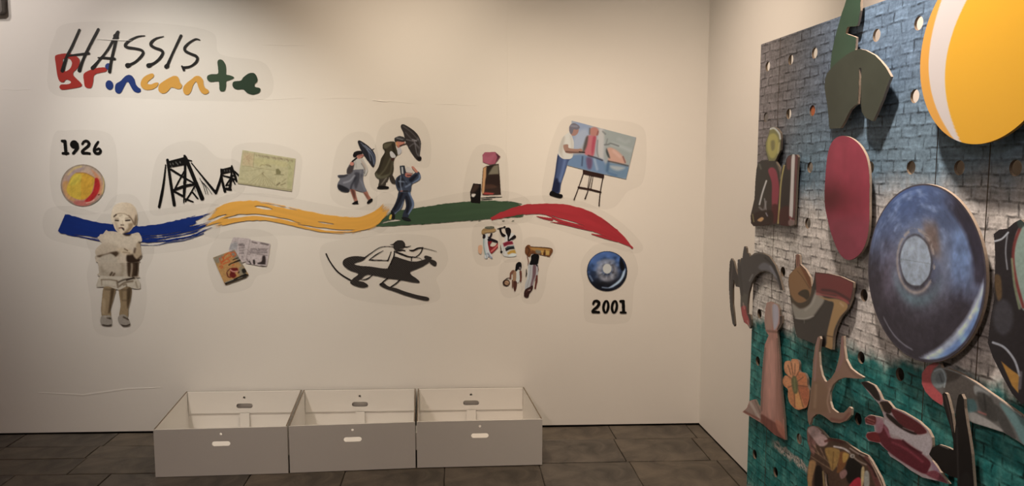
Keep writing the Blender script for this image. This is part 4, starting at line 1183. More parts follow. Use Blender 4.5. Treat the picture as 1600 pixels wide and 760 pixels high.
# --- tower of blocks and small black block
c = Canvas(751, 234, 785, 308, ref=(200, 176, 150), ss=2.5).view(690, 220, 5.848)
c.poly([(375, 495), (365, 460), (380, 250), (410, 232), (520, 212), (530, 330), (540, 490)], (66, 44, 34), .4)
c.pc([(366, 490), (382, 250), (412, 235), (405, 330), (388, 480)], (196, 136, 84), .8, 1, False); c.pc([(425, 310), (440, 260), (480, 230), (518, 220), (522, 305)], (122, 104, 78), 1, 1, False); c.pc([(415, 330), (525, 315), (535, 400), (460, 410), (405, 420)], (58, 36, 28), 1.2, .9); c.pc([(410, 400), (480, 405), (500, 430), (400, 440)], (98, 60, 42), 1.2, .7); c.pc([(380, 492), (395, 470), (480, 478), (470, 495)], (168, 60, 50), 1, 1, False); c.pc([(415, 240), (470, 225), (430, 300), (412, 310)], (48, 34, 26), 1.2, .8)
c.poly([(375, 130), (395, 108), (490, 104), (535, 145), (490, 210), (440, 218), (378, 195)], (160, 76, 84), .4); c.pc([(490, 106), (533, 145), (490, 208), (510, 150)], (92, 44, 48), .9, 1, False); c.pc([(376, 135), (430, 150), (490, 110), (480, 150), (430, 215), (380, 190)], (172, 86, 94), 1.2, .7)
sticker('tower_sticker', 'painted brown tower shape topped by a pink faceted stone', c, 2,
        film=[(724, 318), (728, 270), (742, 232), (765, 226), (790, 240), (795, 290), (790, 318), (750, 326)])
c = Canvas(732, 284, 754, 320, ref=(200, 176, 150), ss=2.5).view(690, 220, 5.848)
c.poly([(290, 392), (360, 398), (352, 572), (270, 565), (262, 470)], (26, 18, 16), .4); c.pc([(275, 488), (300, 485), (312, 492), (295, 515), (275, 510)], (214, 190, 164), .8); c.pc([(270, 470), (300, 400), (345, 410), (330, 440), (300, 470)], (96, 64, 46), 1.6, .7); c.lc([(262, 485), (300, 482)], 5, (120, 96, 76), .8, .8)
sticker('block_sticker', 'small near-black block sticker left of the brown tower shape', c, 3)

# --- painter at the easel
c = Canvas(856, 187, 996, 324, ref=(202, 178, 152), ss=2.2).view(840, 180, 5.065)
c.poly([(270, 45), (778, 178), (698, 506), (400, 440), (230, 395)], (160, 152, 144), .4)
c.pc([(285, 60), (420, 95), (380, 200), (280, 300), (240, 300)], (136, 140, 152), 3, .9); c.pc([(300, 150), (380, 110), (400, 170), (340, 260), (280, 270)], (168, 164, 162), 3, .7)
c.pc([(515, 115), (770, 180), (715, 400), (540, 360), (530, 240)], (150, 146, 130), 3, .9); c.lc([(590, 230), (660, 250), (730, 280)], 22, (174, 168, 152), 3, .8); c.lc([(640, 190), (690, 215), (720, 205)], 18, (168, 162, 146), 3, .7)
c.pc([(480, 120), (525, 130), (520, 350), (545, 460), (480, 450), (475, 300)], (188, 172, 154), 2, .9)
c.pc([(240, 330), (340, 310), (430, 330), (520, 360), (545, 470), (400, 440), (230, 395)], (98, 118, 138), 2, .9); c.pc([(545, 380), (715, 405), (698, 500), (550, 470)], (100, 120, 132), 2, .9); c.pc([(580, 400), (690, 415), (640, 440), (590, 425)], (176, 166, 150), 2, .8); c.lc([(560, 370), (550, 440)], 16, (60, 80, 100), 2, .8); c.lc([(560, 460), (620, 478)], 12, (66, 90, 116), 2, .7); c.lc([(355, 330), (350, 400)], 9, (50, 56, 70), 1.2, .8)
c.pc([(395, 165), (460, 165), (455, 230), (440, 325), (370, 305), (380, 230)], (186, 100, 96), 1.4); c.pc([(380, 180), (400, 170), (390, 240), (368, 290), (355, 280)], (84, 72, 62), 1.4, .9); c.pc([(440, 170), (460, 175), (450, 260), (432, 320), (425, 260)], (168, 60, 70), 1.4, .8)
c.pc([(415, 110), (450, 95), (480, 115), (478, 155), (440, 165), (415, 150)], (178, 112, 92), 1.2); c.lc([(412, 105), (410, 150)], 9, (90, 78, 66), 1, .8); c.lc([(478, 130), (470, 158)], 10, (120, 70, 58), 1, .8)
c.pc([(385, 340), (430, 345), (425, 420), (395, 420)], (110, 66, 84), 1.8, .8); c.lc([(450, 350), (470, 430)], 14, (176, 174, 170), 2, .7); c.lc([(475, 200), (470, 280), (480, 330)], 7, (110, 100, 90), 1.2, .8); c.lc([(400, 320), (460, 338), (512, 358)], 10, (60, 50, 54), 1, .9)
c.pc([(548, 270), (580, 258), (640, 290), (690, 350), (690, 385), (620, 380), (560, 360), (565, 320)], (196, 142, 114), 1.6); c.pc([(545, 265), (560, 300), (572, 340), (555, 330), (540, 290)], (60, 60, 56), 1.2, .9); c.lc([(560, 365), (630, 380), (715, 402)], 10, (70, 62, 58), 1, .9); c.lc([(530, 235), (560, 232), (580, 225), (640, 245)], 9, (96, 92, 82), 1, .9); c.lc([(540, 235), (552, 190)], 6, (110, 104, 94), 1, .8); c.lc([(515, 130), (535, 150)], 9, (100, 96, 86), 1.2, .8); c.lc([(675, 330), (692, 375)], 9, (110, 60, 50), 1, .8); c.lc([(600, 285), (650, 330)], 18, (214, 164, 138), 2, .7)
# easel
for p, wd in [([(360, 435), (525, 470), (522, 500), (358, 465)], 0)]: c.poly(p, (62, 34, 26), .4)
for p, wd in [([(360, 465), (325, 570), (287, 672)], [7, 6, 8]), ([(515, 500), (495, 610), (485, 718)], [7, 7, 9]), ([(425, 480), (400, 590), (375, 662)], [5, 6, 10]), ([(438, 485), (420, 585)], 5), ([(410, 480), (395, 580)], 4), ([(322, 572), (410, 588), (498, 610)], [14, 15, 14])]: c.line(p, wd, (60, 34, 26))
# painter
c.poly([(165, 300), (195, 340), (270, 335), (240, 370), (215, 450), (185, 540), (170, 615), (115, 610), (120, 560), (140, 450), (150, 370)], (72, 82, 108), .4, True); c.pc([(115, 600), (125, 530), (150, 500), (175, 540), (165, 612)], (30, 36, 62), 1.5, .9); c.lc([(215, 360), (195, 450), (175, 520)], 18, (112, 124, 150), 2, .7); c.lc([(160, 330), (135, 500)], 14, (46, 52, 76), 1.6, .8)
c.poly([(95, 630), (110, 600), (150, 618), (192, 630), (195, 648), (175, 656), (130, 645)], (18, 15, 16), .4, True)
c.poly([(255, 125), (245, 140), (205, 170), (185, 210), (168, 270), (165, 310), (195, 342), (240, 348), (272, 335), (280, 290), (285, 220), (270, 165)], (206, 188, 164), .4, True); c.pc([(170, 280), (195, 180), (215, 180), (195, 300), (200, 335)], (180, 160, 136), 2, .8); c.lc([(210, 240), (235, 240)], 9, (110, 92, 76), 1, .8); c.lc([(262, 165), (272, 230), (275, 310)], 14, (182, 164, 140), 2, .7)
c.poly([(205, 240), (240, 235), (245, 260), (300, 270), (345, 268), (350, 290), (300, 300), (240, 302), (215, 285)], (160, 112, 88), .4, True); c.lc([(225, 290), (300, 296), (370, 296)], 10, (96, 60, 46), 1, .9); c.line([(330, 292), (370, 296)], 9, (50, 34, 28))
c.poly([(258, 130), (262, 90), (300, 90), (322, 105), (318, 140), (295, 162), (270, 160)], (160, 112, 92), .4, True)
c.poly([(250, 120), (255, 85), (285, 65), (320, 80), (332, 100), (310, 115), (285, 112), (275, 140), (262, 150)], (110, 98, 98), .4, True); c.lc([(265, 85), (310, 90)], 12, (150, 140, 138), 1.4, .7)
sticker('figure_sticker', 'photo cut-out of a white-shirted painter working at a canvas on an easel', c, 2,
        film=[(850, 315), (852, 262), (866, 210), (886, 182), (940, 186), (1000, 196), (1010, 232), (1004, 285), (980, 300), (955, 326), (900, 322)])

# --- dancers
c = Canvas(745, 351, 778, 406, ref=(192, 170, 146), ss=3).view(735, 345, 11.69)
c.poly([(150, 465), (210, 455), (212, 540), (195, 605), (165, 600), (145, 560)], (206, 150, 110), .4, True)
c.poly([(235, 320), (300, 240), (325, 330), (330, 450), (345, 560), (400, 670), (380, 690), (330, 650), (310, 685), (260, 680), (262, 600), (240, 480)], (196, 186, 172), .4, True); c.lc([(245, 330), (245, 470), (275, 620)], 14, (92, 118, 108), 1, .9); c.lc([(320, 600), (360, 660), (390, 680)], 22, (84, 88, 104), 1.2, .8); c.lc([(290, 600), (300, 680)], 14, (120, 130, 130), 1, .8); c.lc([(265, 360), (290, 560)], 10, (168, 160, 150), 1, .7)
c.poly([(225, 310), (240, 250), (270, 260), (270, 310), (245, 330)], (44, 30, 34), .4, True)
c.poly([(318, 390), (345, 360), (390, 380), (360, 430), (365, 470), (440, 470), (505, 400), (540, 400), (540, 450), (450, 540), (385, 598), (345, 540)], (150, 36, 38), .4, True); c.lc([(380, 560), (450, 500), (520, 425)], 20, (222, 140, 116), 1, .8); c.lc([(330, 400), (345, 460), (390, 500)], 14, (110, 26, 32), 1, .8)
c.poly([(318, 330), (370, 320), (440, 345), (535, 395), (530, 412), (450, 390), (380, 372), (325, 375)], (40, 26, 34), .4, True)
c.poly([(315, 300), (350, 290), (375, 235), (398, 240), (385, 285), (350, 320)], (50, 34, 40), .4, True)
c.poly([(205, 225), (215, 175), (260, 145), (420, 140), (462, 165), (450, 195), (380, 215), (300, 218), (230, 245)], (150, 112, 66), .4, True); c.poly([(270, 140), (285, 112), (420, 108), (425, 140), (350, 155)], (100, 92, 70), .4, True)
for i in range(16): c.lc([(280 + i * 9, 115 + (i * 7) % 25), (288 + i * 9, 128 + (i * 11) % 22)], 7, (44, 40, 34) if i % 2 else (160, 150, 120), .7, .8)
c.lc([(215, 205), (300, 195), (440, 175)], 14, (184, 140, 84), 1, .8)
sticker('figure_sticker', 'painted dancer in red and white balancing a basket on the head', c, 2,
        film=[(737, 380), (742, 352), (768, 346), (782, 356), (784, 405), (770, 416), (745, 412)])
c = Canvas(774, 352, 808, 404, ref=(192, 170, 146), ss=3).view(735, 345, 11.69)
c.poly([(630, 270), (680, 215), (760, 230), (800, 250), (740, 330), (770, 375), (840, 600), (800, 650), (650, 655), (600, 620), (570, 500), (580, 430), (630, 370)], (196, 182, 164), .4, True); c.lc([(600, 450), (610, 600)], 12, (160, 146, 128), 1, .7)
c.poly([(592, 410), (680, 375), (765, 372), (790, 440), (800, 500), (835, 600), (700, 625), (640, 540), (610, 480)], (190, 176, 158), .4)
c.pc([(592, 412), (680, 378), (765, 374), (782, 430), (690, 445), (615, 478)], (142, 32, 48), .8, 1, False); c.pc([(635, 505), (680, 470), (790, 460), (808, 515), (720, 525), (650, 558)], (26, 20, 22), .8, 1, False); c.lc([(660, 505), (720, 480), (785, 474)], 9, (96, 130, 126), .8, .9); c.pc([(670, 590), (730, 545), (812, 530), (835, 600), (760, 590), (690, 618)], (184, 132, 44), .8, 1, False); c.lc([(620, 440), (690, 415), (775, 405)], 7, (110, 24, 36), .8, .8)
c.pc([(700, 640), (760, 605), (836, 605), (820, 645), (740, 655)], (206, 200, 190), 1)
c.poly([(640, 150), (670, 128), (715, 135), (738, 180), (730, 250), (705, 310), (700, 370), (682, 365), (678, 280), (650, 220)], (28, 20, 20), .4, True)
c.poly([(690, 365), (780, 280), (800, 265), (828, 280), (825, 310), (760, 350), (700, 375)], (32, 22, 22), .4, True)
c.poly([(525, 150), (555, 140), (580, 220), (640, 265), (630, 290), (580, 280), (550, 230)], (30, 22, 22), .4, True); c.line([(488, 150), (540, 140), (620, 118)], [8, 20, 12], (34, 24, 22)); c.ell(624, 116, 18, 16, (34, 24, 22))
c.line([(548, 450), (560, 550)], [8, 9], (40, 26, 24)); c.ell(566, 570, 20, 18, (34, 24, 24))
sticker('figure_sticker', 'painted dark figure beating a drum striped red, black and yellow', c, 2,
        film=[(780, 352), (800, 346), (815, 360), (814, 402), (800, 410), (784, 404)])
# --- walkers
c = Canvas(784, 408, 817, 457, ref=(190, 166, 144), ss=3).view(775, 375, 7.6)
c.poly([(215, 370), (270, 365), (285, 420), (270, 500), (215, 505), (195, 460)], (192, 178, 160), .4, True); c.poly([(205, 375), (235, 375), (238, 450), (228, 500), (200, 500)], (150, 106, 74), .4, True)
c.poly([(210, 495), (245, 498), (240, 570), (222, 610), (208, 560)], (92, 48, 36), .4, True); c.poly([(190, 480), (205, 495), (200, 560), (190, 565)], (110, 70, 52), .4, True)
c.poly([(165, 440), (165, 400), (190, 365), (212, 362), (205, 390), (180, 410), (180, 455), (160, 462)], (122, 72, 52), .4, True); c.poly([(280, 372), (300, 370), (304, 420), (300, 490), (285, 490), (282, 420)], (110, 58, 44), .4, True)
c.poly([(230, 350), (240, 290), (265, 265), (295, 272), (302, 310), (290, 350), (262, 345), (245, 372), (228, 362)], (24, 20, 22), .4, True); c.ell(284, 335, 10, 14, (110, 90, 86))
c.line([(160, 450), (125, 460), (108, 480)], 7, (70, 44, 34)); c.ell(122, 510, 42, 38, (60, 34, 26)); c.ec(128, 510, 28, 26, (176, 130, 92), 0, .8); c.lc([(110, 505), (145, 520)], 7, (90, 56, 40), .8, .8)
sticker('figure_sticker', 'small painted figure with black hair carrying a round basket by hand', c, 2,
        film=[(780, 418), (800, 404), (818, 412), (820, 445), (806, 464), (784, 460)])
c = Canvas(818, 381, 864, 467, ref=(190, 166, 144), ss=3).view(775, 375, 7.6)
c.poly([(390, 290), (470, 290), (500, 310), (490, 420), (455, 480), (430, 560), (380, 600), (345, 590), (350, 520), (370, 460), (380, 380)], (168, 156, 146), .4, True); c.pc([(440, 300), (475, 310), (470, 420), (440, 500), (425, 560), (405, 560), (430, 440)], (104, 66, 66), 1, .9); c.lc([(410, 310), (400, 430), (370, 560)], 8, (130, 118, 110), .8, .7); c.lc([(390, 340), (380, 470)], 8, (196, 186, 176), .9, .7)
c.poly([(335, 670), (345, 595), (400, 560), (435, 545), (430, 590), (395, 640), (378, 682)], (66, 34, 28), .4, True); c.lc([(385, 600), (405, 595)], 9, (210, 190, 170), .8, .8); c.lc([(360, 620), (380, 600), (420, 570)], 7, (110, 62, 48), .8, .8)
c.poly([(475, 430), (492, 425), (490, 490), (478, 540), (470, 582), (458, 575), (465, 520)], (110, 52, 42), .4, True); c.line([(358, 350), (360, 400), (356, 440)], [8, 12, 6], (40, 32, 30)); c.line([(372, 200), (384, 260), (378, 300)], [12, 10, 5], (120, 74, 56)); c.line([(490, 300), (502, 350), (495, 380)], [6, 8, 4], (120, 70, 62)); c.line([(480, 300), (490, 310)], 14, (30, 24, 24))
c.poly([(345, 130), (350, 90), (375, 62), (405, 65), (425, 80), (660, 102), (640, 190), (610, 195), (540, 178), (430, 160), (405, 190), (385, 195), (350, 160)], (112, 62, 30), .4, True)
c.pc([(425, 90), (640, 108), (620, 130), (560, 150), (430, 120)], (176, 122, 54), 1, .8); c.lc([(545, 135), (550, 175)], 12, (206, 160, 80), .9); c.pc([(590, 130), (635, 130), (630, 180), (590, 180)], (190, 146, 70), .9, .9, False); c.lc([(580, 125), (575, 185)], 10, (60, 30, 16), .8); c.lc([(425, 80), (540, 88), (655, 100)], 8, (60, 34, 20), .8); c.lc([(365, 85), (395, 120), (375, 180)], 10, (70, 36, 22), .8, .8); c.lc([(400, 75), (420, 130)], 8, (150, 92, 46), .8, .8); c.pc([(470, 120), (530, 130), (520, 165), (480, 160)], (110, 100, 84), 1, .9)
c.poly([(400, 280), (415, 240), (420, 190), (445, 172), (490, 170), (510, 195), (502, 250), (490, 290), (440, 295), (405, 295)], (20, 17, 18), .4, True)
sticker('figure_sticker', 'tall painted long-haired figure carrying a long brown bundle on the head', c, 2,
        film=[(816, 392), (822, 372), (855, 374), (868, 392), (856, 420), (850, 456), (838, 474), (816, 470), (814, 430)])
# ------------------------------------------------------------------ the tall printed pegboard
board = empty('pegboard', (BP[0], BP[1], 0), BROT)
tag(board, 'tall printed pegboard with round holes carrying painted cut-outs', 'board')
CU = [.005, .193, .366, .55, .730, .926, 1.120, 1.306, 1.49, 1.68, 1.87]
EU = [-.062, .104, .28, .458, .64, .828, 1.031, 1.223, 1.40, 1.585, 1.775, 1.965]
RZ = [1.946 - .2 * k for k in range(10)]
EZ = [2.042] + [1.846 - .2 * k for k in range(9)] + [.004]
TH, HR = .008, .0195


def board_panel(c0, c1, dy=0.0):
    v, fr, ed = [], [], []
    for c in range(c0, c1 + 1):
        g0 = .0018 if c == c0 and c0 > 0 else 0; g1 = .0018 if c == c1 and c1 < 10 else 0
        for r in range(10):
            u0, u1, z1, z0 = EU[c] + g0, EU[c + 1] - g1, EZ[r], EZ[r + 1]
            hol = circle(CU[c], RZ[r], HR, 20)
            rect = [(u0, z0), (u1, z0), (u1, z1), (u0, z1)]
            tr_ = tessellate_polygon([[Vector((*p, 0)) for p in rect], [Vector((*p, 0)) for p in hol]])
            fl = rect + hol; b = len(v); n = len(fl)
            v += [(p[0], dy, p[1]) for p in fl] + [(p[0], dy + TH, p[1]) for p in fl]
            for t in tr_:
                a, bb, cc = [Vector((fl[i][0], 0, fl[i][1])) for i in t]
                t = tuple(t) if (bb - a).cross(cc - a).y < 0 else tuple(t)[::-1]
                fr.append(tuple(b + i for i in t)); ed.append(tuple(b + n + i for i in t[::-1]))
            for i in range(20): ed.append((b + 4 + i, b + n + 4 + i, b + n + 4 + (i + 1) % 20, b + 4 + (i + 1) % 20))
            for k, on in enumerate((r == 9, c == c1, r == 0, c == c0)):
                if on: ed.append((b + k, b + (k + 1) % 4, b + n + (k + 1) % 4, b + n + k)[::-1])
    o = mesh_obj('panel', v, fr + ed, M['board'], board)
    o.data.materials.append(M['cut_edge'])
    o.data.polygons.foreach_set('material_index', [0] * len(fr) + [1] * len(ed))
    return o


for a, bq in ((0, 0), (1, 5), (6, 6), (7, 10)): board_panel(a, bq)


def disc_part(name, cu, cz, r, y0, y1, mat, parent):
    pts = circle(cu, cz, r, 20)
    return plate(name, pts, [], lambda p: (p[0], y0, p[1]), (0, y1 - y0, 0), mat, parent)


disc_part('hole_plug', CU[2] + .003, RZ[1], HR - .001, .004, .0075, plain('orange_plug', (.50, .16, .07), .6), board)['label'] = 'orange plug'
disc_part('hole_plug', CU[0], RZ[1], HR - .0005, .003, .0075, plain('grey_plug', (.17, .165, .17), .6), board)['label'] = 'grey plug'
for u in (.104, 1.031, 1.223, 1.94):                     # unseen uprights, dark to keep the lit wall from showing in the joints
    plate('upright', [(u - .02, .006), (u + .02, .006), (u + .02, 2.0), (u - .02, 2.0)], [], lambda p: (p[0], TH + .0005, p[1]), (0, .03, 0), M['slot_shade'], board)


CUTS = []


def cutout(name, label, canvas, outline, view, off, pegs, group=None, thick=.008, smooth=True, edge=None, plane_pts=None, category='cut-out'):
    """painted cut-out: a real board with a printed face, carried by wooden pegs"""
    if plane_pts is None:
        P = np.asarray(outline, float) / view[2] + np.array(view[:2])
        if smooth: P = smooth_pts(P, 5)
        UV = board_pt(P, off)
    else:
        UV = np.asarray(plane_pts)
    org = (UV[:, 0].mean(), UV[:, 1].min())
    q = BP + BX * org[0]
    root = empty(name, (q[0], q[1], org[1]), BROT)
    tag(root, label, category, group)
    loc = [(u - org[0], z - org[1]) for u, z in UV]
    # loop-clean tessellation
    plate('body', loc, [], lambda p: (p[0], -off, p[1]), (0, thick, 0), M['dark_face'], root, edge or M['card_edge'])
    o = canvas.mesh('printed_face', lambda p: board_pt(p, off), M['paint'], org, -off - .0004)
    link(o, root)
    CUTS.append((root, UV, org, off, thick))
    return root


M['dark_face'] = plain('cutout_board', (.20, .17, .14), .6)
REF_T = (186, 166, 146); REF_B = (158, 138, 118)


def full(c, outline, view, col, sm=True):
    return c.view(*view).poly(outline, col, .5, sm)


def bbox(outline, view, pad=3):
    P = np.asarray(outline, float) / view[2] + np.array(view[:2])
    return (math.floor(P[:, 0].min()) - pad, math.floor(P[:, 1].min()) - pad, math.ceil(P[:, 0].max()) + pad, math.ceil(P[:, 1].max()) + pad)


# --- green stem, slotted into the dark green fin
VS = (1270, 0, 3.62)
O = [(190, 0), (178, 40), (165, 75), (130, 200), (108, 300), (100, 380), (104, 410), (150, 420), (200, 400), (240, 380), (245, 300), (240, 278), (245, 212), (232, 206), (185, 190), (190, 165), (196, 152), (250, 146), (258, 120), (268, 60), (270, 0), (268, -90), (256, -190), (240, -260), (224, -190), (206, -90)]
c = Canvas(*bbox(O, VS), ss=2, ref=(232, 208, 190)); full(c, O, VS, (68, 94, 70), False); c.grain(.04, 20, 30, 0, 3)
cutout('stem_cutout', 'green notched stem cut-out rising above the top edge of the pegboard', c, O, VS, .020, [(.55, 1.946)], smooth=False)
O = [(98, 396), (120, 370), (150, 343), (195, 308), (240, 284), (265, 277), (300, 286), (350, 313), (385, 348), (415, 385), (442, 434), (430, 462), (395, 562), (362, 640), (340, 686), (312, 672), (292, 656), (278, 632), (274, 590), (274, 480), (277, 384), (262, 384), (260, 480), (254, 588), (235, 598), (212, 622), (195, 655), (178, 690), (158, 724), (95, 728), (90, 660), (84, 600), (74, 540), (68, 500), (70, 450), (82, 415)]
c = Canvas(*bbox(O, VS), ss=2, ref=(226, 206, 188)); full(c, O, VS, (80, 82, 66), False); c.grain(.04, 20, 30, 0, 4)
cutout('fin_cutout', 'dark green rounded fin cut-out with a central slot below the green stem', c, O, VS, .032, [(.55, 1.75)], smooth=False)

# --- big yellow disc
t = np.linspace(0, 2 * math.pi, 72, endpoint=False)
CY, RY = np.array([1.2400, 1.8291]), 0.2265
ring_uv = np.c_[CY[0] + RY * np.cos(t), CY[1] + RY * np.sin(t)]


def board_to_px(uv, off):
    q = BP[None] + uv[:, :1] * BX[None] + BN[None] * off
    x, y, z = q[:, 0], q[:, 1], uv[:, 1] - EYE
    fw = y * CS - z * SN; up = y * SN + z * CS
    return np.c_[800 + FPX * x / fw, 380 - FPX * up / fw]


def face_grid(name, origin, off, cu, cz, R, colfn, parent, ref, k, n=90):
    """round painted face: polar grid with colours from colfn(u, z) (board metres)"""
    m = 140
    v = [(cu - origin[0], -off - .0004, cz - origin[1])]; uv = [(cu, cz)]; f = []
    for i in range(1, n + 1):
        for j in range(m):
            a = 2 * math.pi * j / m; r = R * i / n
            uv.append((cu + r * math.cos(a), cz + r * math.sin(a)))
            v.append((uv[-1][0] - origin[0], -off - .0004, uv[-1][1] - origin[1]))
    for j in range(m): f.append((0, 1 + j, 1 + (j + 1) % m))
    for i in range(n - 1):
        for j in range(m):
            a, b = 1 + i * m + j, 1 + i * m + (j + 1) % m
            f.append((a, a + m, b + m, b))
    o = mesh_obj(name, v, f, M['paint'], parent)
    uv = np.array(uv)
    col = colfn(uv[:, 0], uv[:, 1])
    a = ink_albedo(col, ref, .75 * k)
    at = o.data.attributes.new('Col', 'FLOAT_COLOR', 'POINT')
    at.data.foreach_set('color', np.c_[a, np.ones(len(a))].astype(np.float32).ravel())
    for p in o.data.polygons:
        if p.normal.y > 0: p.flip()
    return o


def round_cutout(name, label, ctr, R, off, colfn, ref, pegs, edge=None, k=.8):
    q = BP + BX * ctr[0]
    org = (ctr[0], ctr[1] - R)
    root = empty(name, (q[0], q[1], org[1]), BROT)
    tag(root, label, 'cut-out')
    plate('body', [(R * math.cos(a), R + R * math.sin(a)) for a in np.linspace(0, 2 * math.pi, 96, endpoint=False)], [], lambda p: (p[0], -off, p[1]), (0, .008, 0), M['dark_face'], root, edge or M['card_edge'])
    face_grid('printed_face', org, off, ctr[0], ctr[1], R * .998, colfn, root, ref, k)
    t = np.linspace(0, 2 * math.pi, 48, endpoint=False)
    CUTS.append((root, np.c_[ctr[0] + R * np.cos(t), ctr[1] + R * np.sin(t)], org, off, .008))
    return root


VY = (1420, 0, 3.167)
wl = board_pt(np.array([(165, 0), (120, 130), (103, 250), (105, 380), (120, 480), (160, 600), (235, 700)], float) / VY[2] + np.array(VY[:2]), .05)
wr = board_pt(np.array([(290, 0), (240, 90), (205, 220), (182, 330), (180, 420), (195, 530), (230, 640), (262, 715)], float) / VY[2] + np.array(VY[:2]), .05)
wl = wl[np.argsort(wl[:, 1])]; wr = wr[np.argsort(wr[:, 1])]
pl = np.polyfit(wl[:, 1], wl[:, 0], 3); pr = np.polyfit(wr[:, 1], wr[:, 0], 3)


def yellow(u, z):
    a, b = np.polyval(pl, z), np.polyval(pr, z)
    k = .0025
    s0 = np.clip((u - a) / k + .5, 0, 1)[:, None]; s1 = np.clip((u - b) / k + .5, 0, 1)[:, None]
    col = np.array([[240, 166, 60]]) * (1 - s0) + np.array([[226, 208, 194]]) * s0
    return col * (1 - s1) + np.array([[244, 174, 14]]) * s1


round_cutout('yellow_disc_cutout', 'big round yellow disc cut-out with a white crescent stripe at upper right', CY, RY, .05, yellow, (228, 208, 188), [(1.306, 1.75), (1.12, 1.75)], plain('yellow_edge', (.55, .30, .05), .5), .93)

# --- pink oval
VP = (1280, 200, 3.62)
O = [(85, 68), (118, 48), (168, 52), (220, 88), (258, 145), (277, 210), (284, 300), (283, 420), (283, 520), (272, 620), (240, 700), (190, 742), (150, 742), (110, 700), (70, 600), (45, 500), (32, 420), (35, 300), (45, 180), (60, 110)]
c = Canvas(*bbox(O, VP), ss=2, ref=REF_T, k=0.62)


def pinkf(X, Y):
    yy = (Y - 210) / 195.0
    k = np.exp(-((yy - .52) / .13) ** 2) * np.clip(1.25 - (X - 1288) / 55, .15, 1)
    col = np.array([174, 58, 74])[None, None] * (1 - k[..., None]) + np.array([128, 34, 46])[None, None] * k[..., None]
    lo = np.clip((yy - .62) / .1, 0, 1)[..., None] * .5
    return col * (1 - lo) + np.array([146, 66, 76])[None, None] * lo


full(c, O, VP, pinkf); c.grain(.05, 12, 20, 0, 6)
cutout('pink_oval_cutout', 'tall pink oval cut-out left of the big blue disc', c, O, VP, .032, [(.55, 1.555), (.55, 1.355)])

# --- big blue disc
CB, RB = np.array([1.0358, 1.2609]), 0.2420


def fbm(X, Y, sc, seed, ang=0.0):
    o = 0; a = .5; t = 0
    for k in range(5):
        o = o + a * vnoise(X, Y, sc / 2 ** k, sc / 2 ** k, seed + k, ang + .7 * k); t += a; a *= .6
    return o / t


def bluef(u, z):
    dx, dy = (u - CB[0]) / RB, (z - CB[1]) / RB
    r = np.hypot(dx, dy); a = np.arctan2(dy, dx); ang = np.degrees(a)
    n2 = fbm(dx + 7, dy + 7, .5, 12); n3 = fbm(dx + 9, dy + 9, .12, 22)
    sw = fbm(r * 3 + 5, np.abs(a) * .5 + 5, .22, 31)

    def mixc(c_, col, k):
        k = np.clip(k, 0, 1)[:, None]
        return c_ * (1 - k) + np.array([col], float) * k
    c_ = mixc(np.tile(np.array([[56., 48., 53.]]), (len(u), 1)), (76, 84, 104), (dy + .18 + .5 * (n2 - .5)) / .5)
    c_ = mixc(c_, (64, 82, 116), np.clip(dy - .25, 0, 1) * 1.6 * np.clip(.6 - dx, 0, 1))
    c_ = mixc(c_, (128, 140, 160), (n3 * .6 + sw * .4 - .46) * 3.2 * np.clip(dy + .35, 0, 1) * (r < .95))
    g = np.exp(-((r - .40) / .16) ** 2) * np.clip(.6 + dy * .7, .10, 1)
    c_ = mixc(c_, (122, 122, 128), g * .75)
    c_ = mixc(c_, (112, 98, 108), .5 * np.exp(-((dx + .55) / .22) ** 2 - ((dy + .1) / .4) ** 2))
    # right side: pale blue block, dark edge
    c_ = mixc(c_, (104, 122, 150), np.exp(-((dx - .62) / .14) ** 4 - ((dy - .28) / .32) ** 4) * (.4 + .8 * n3))
    c_ = mixc(c_, (52, 44, 52), np.clip((r - .80) / .06, 0, 1) * np.clip((dx - .25) / .3, 0, 1) * np.clip((dy + .05) / .1, 0, 1) * .9)
    # white and blue crescent along the lower right rim
    w1 = np.clip((ang + 88) / 30, 0, 1) * np.clip((8 - ang) / 10, 0, 1)
    inner = .985 - .20 * np.sin(np.clip((ang + 88) / 96, 0, 1) * math.pi) ** .7 + .05 * (n2 - .5)
    k = np.clip((r - inner) / .05, 0, 1) * np.clip((.975 - r) / .02, 0, 1) * (w1 > 0)
    bl = np.clip((r - inner - .07) / .05, 0, 1)[:, None]
    cc = (np.array([[166, 168, 174]]) * (1 - bl) + np.array([[98, 120, 154]]) * bl) * (.72 + .55 * n3[:, None])
    c_ = c_ * (1 - k[:, None]) + cc * k[:, None]
    # brown patch beside the hub, green glow under it
    c_ = mixc(c_, (108, 86, 74), .95 * np.exp(-((dx - .16 + .25 * (dy - .4)) / .13) ** 4 - ((dy - .40) / .20) ** 4))
    c_ = mixc(c_, (96, 122, 122), .8 * np.exp(-((np.hypot(dx + .08, dy - .1) - .42) / .07) ** 2) * np.clip(-dy * 2 + .1, 0, 1))
    c_ = mixc(c_, (150, 132, 118), .8 * np.exp(-((np.hypot((dx + .10) / .30, (dy - .12) / .33) - 1.08) / .07) ** 2) * (n3 > .42))
    hub = np.hypot((dx + .10) / .27, (dy - .12) / .285) + .10 * (n3 - .5)
    c_ = mixc(c_, (66, 60, 60), .8 * np.exp(-((hub - 1.04) / .05) ** 2))
    c_ = mixc(c_, (142, 146, 148), (1.0 - hub) / .05)
    c_ = mixc(c_, (124, 128, 130), (np.abs(dy - .12 - .02 * dx) < .006) * (hub < .97))
    c_ = mixc(c_, (150, 142, 140), .6 * np.exp(-((r - .90 - .04 * (n2 - .5)) / .010) ** 2) * ((ang > -135) & (ang < -95)))
    c_ = mixc(c_, (70, 60, 62), (r > .985) * 1.0)
    n4 = fbm(dx + 11, dy + 11, .05, 41)
    return c_ * (.62 + .40 * (.5 * n2 + .5 * n3) + .36 * n4)[:, None]


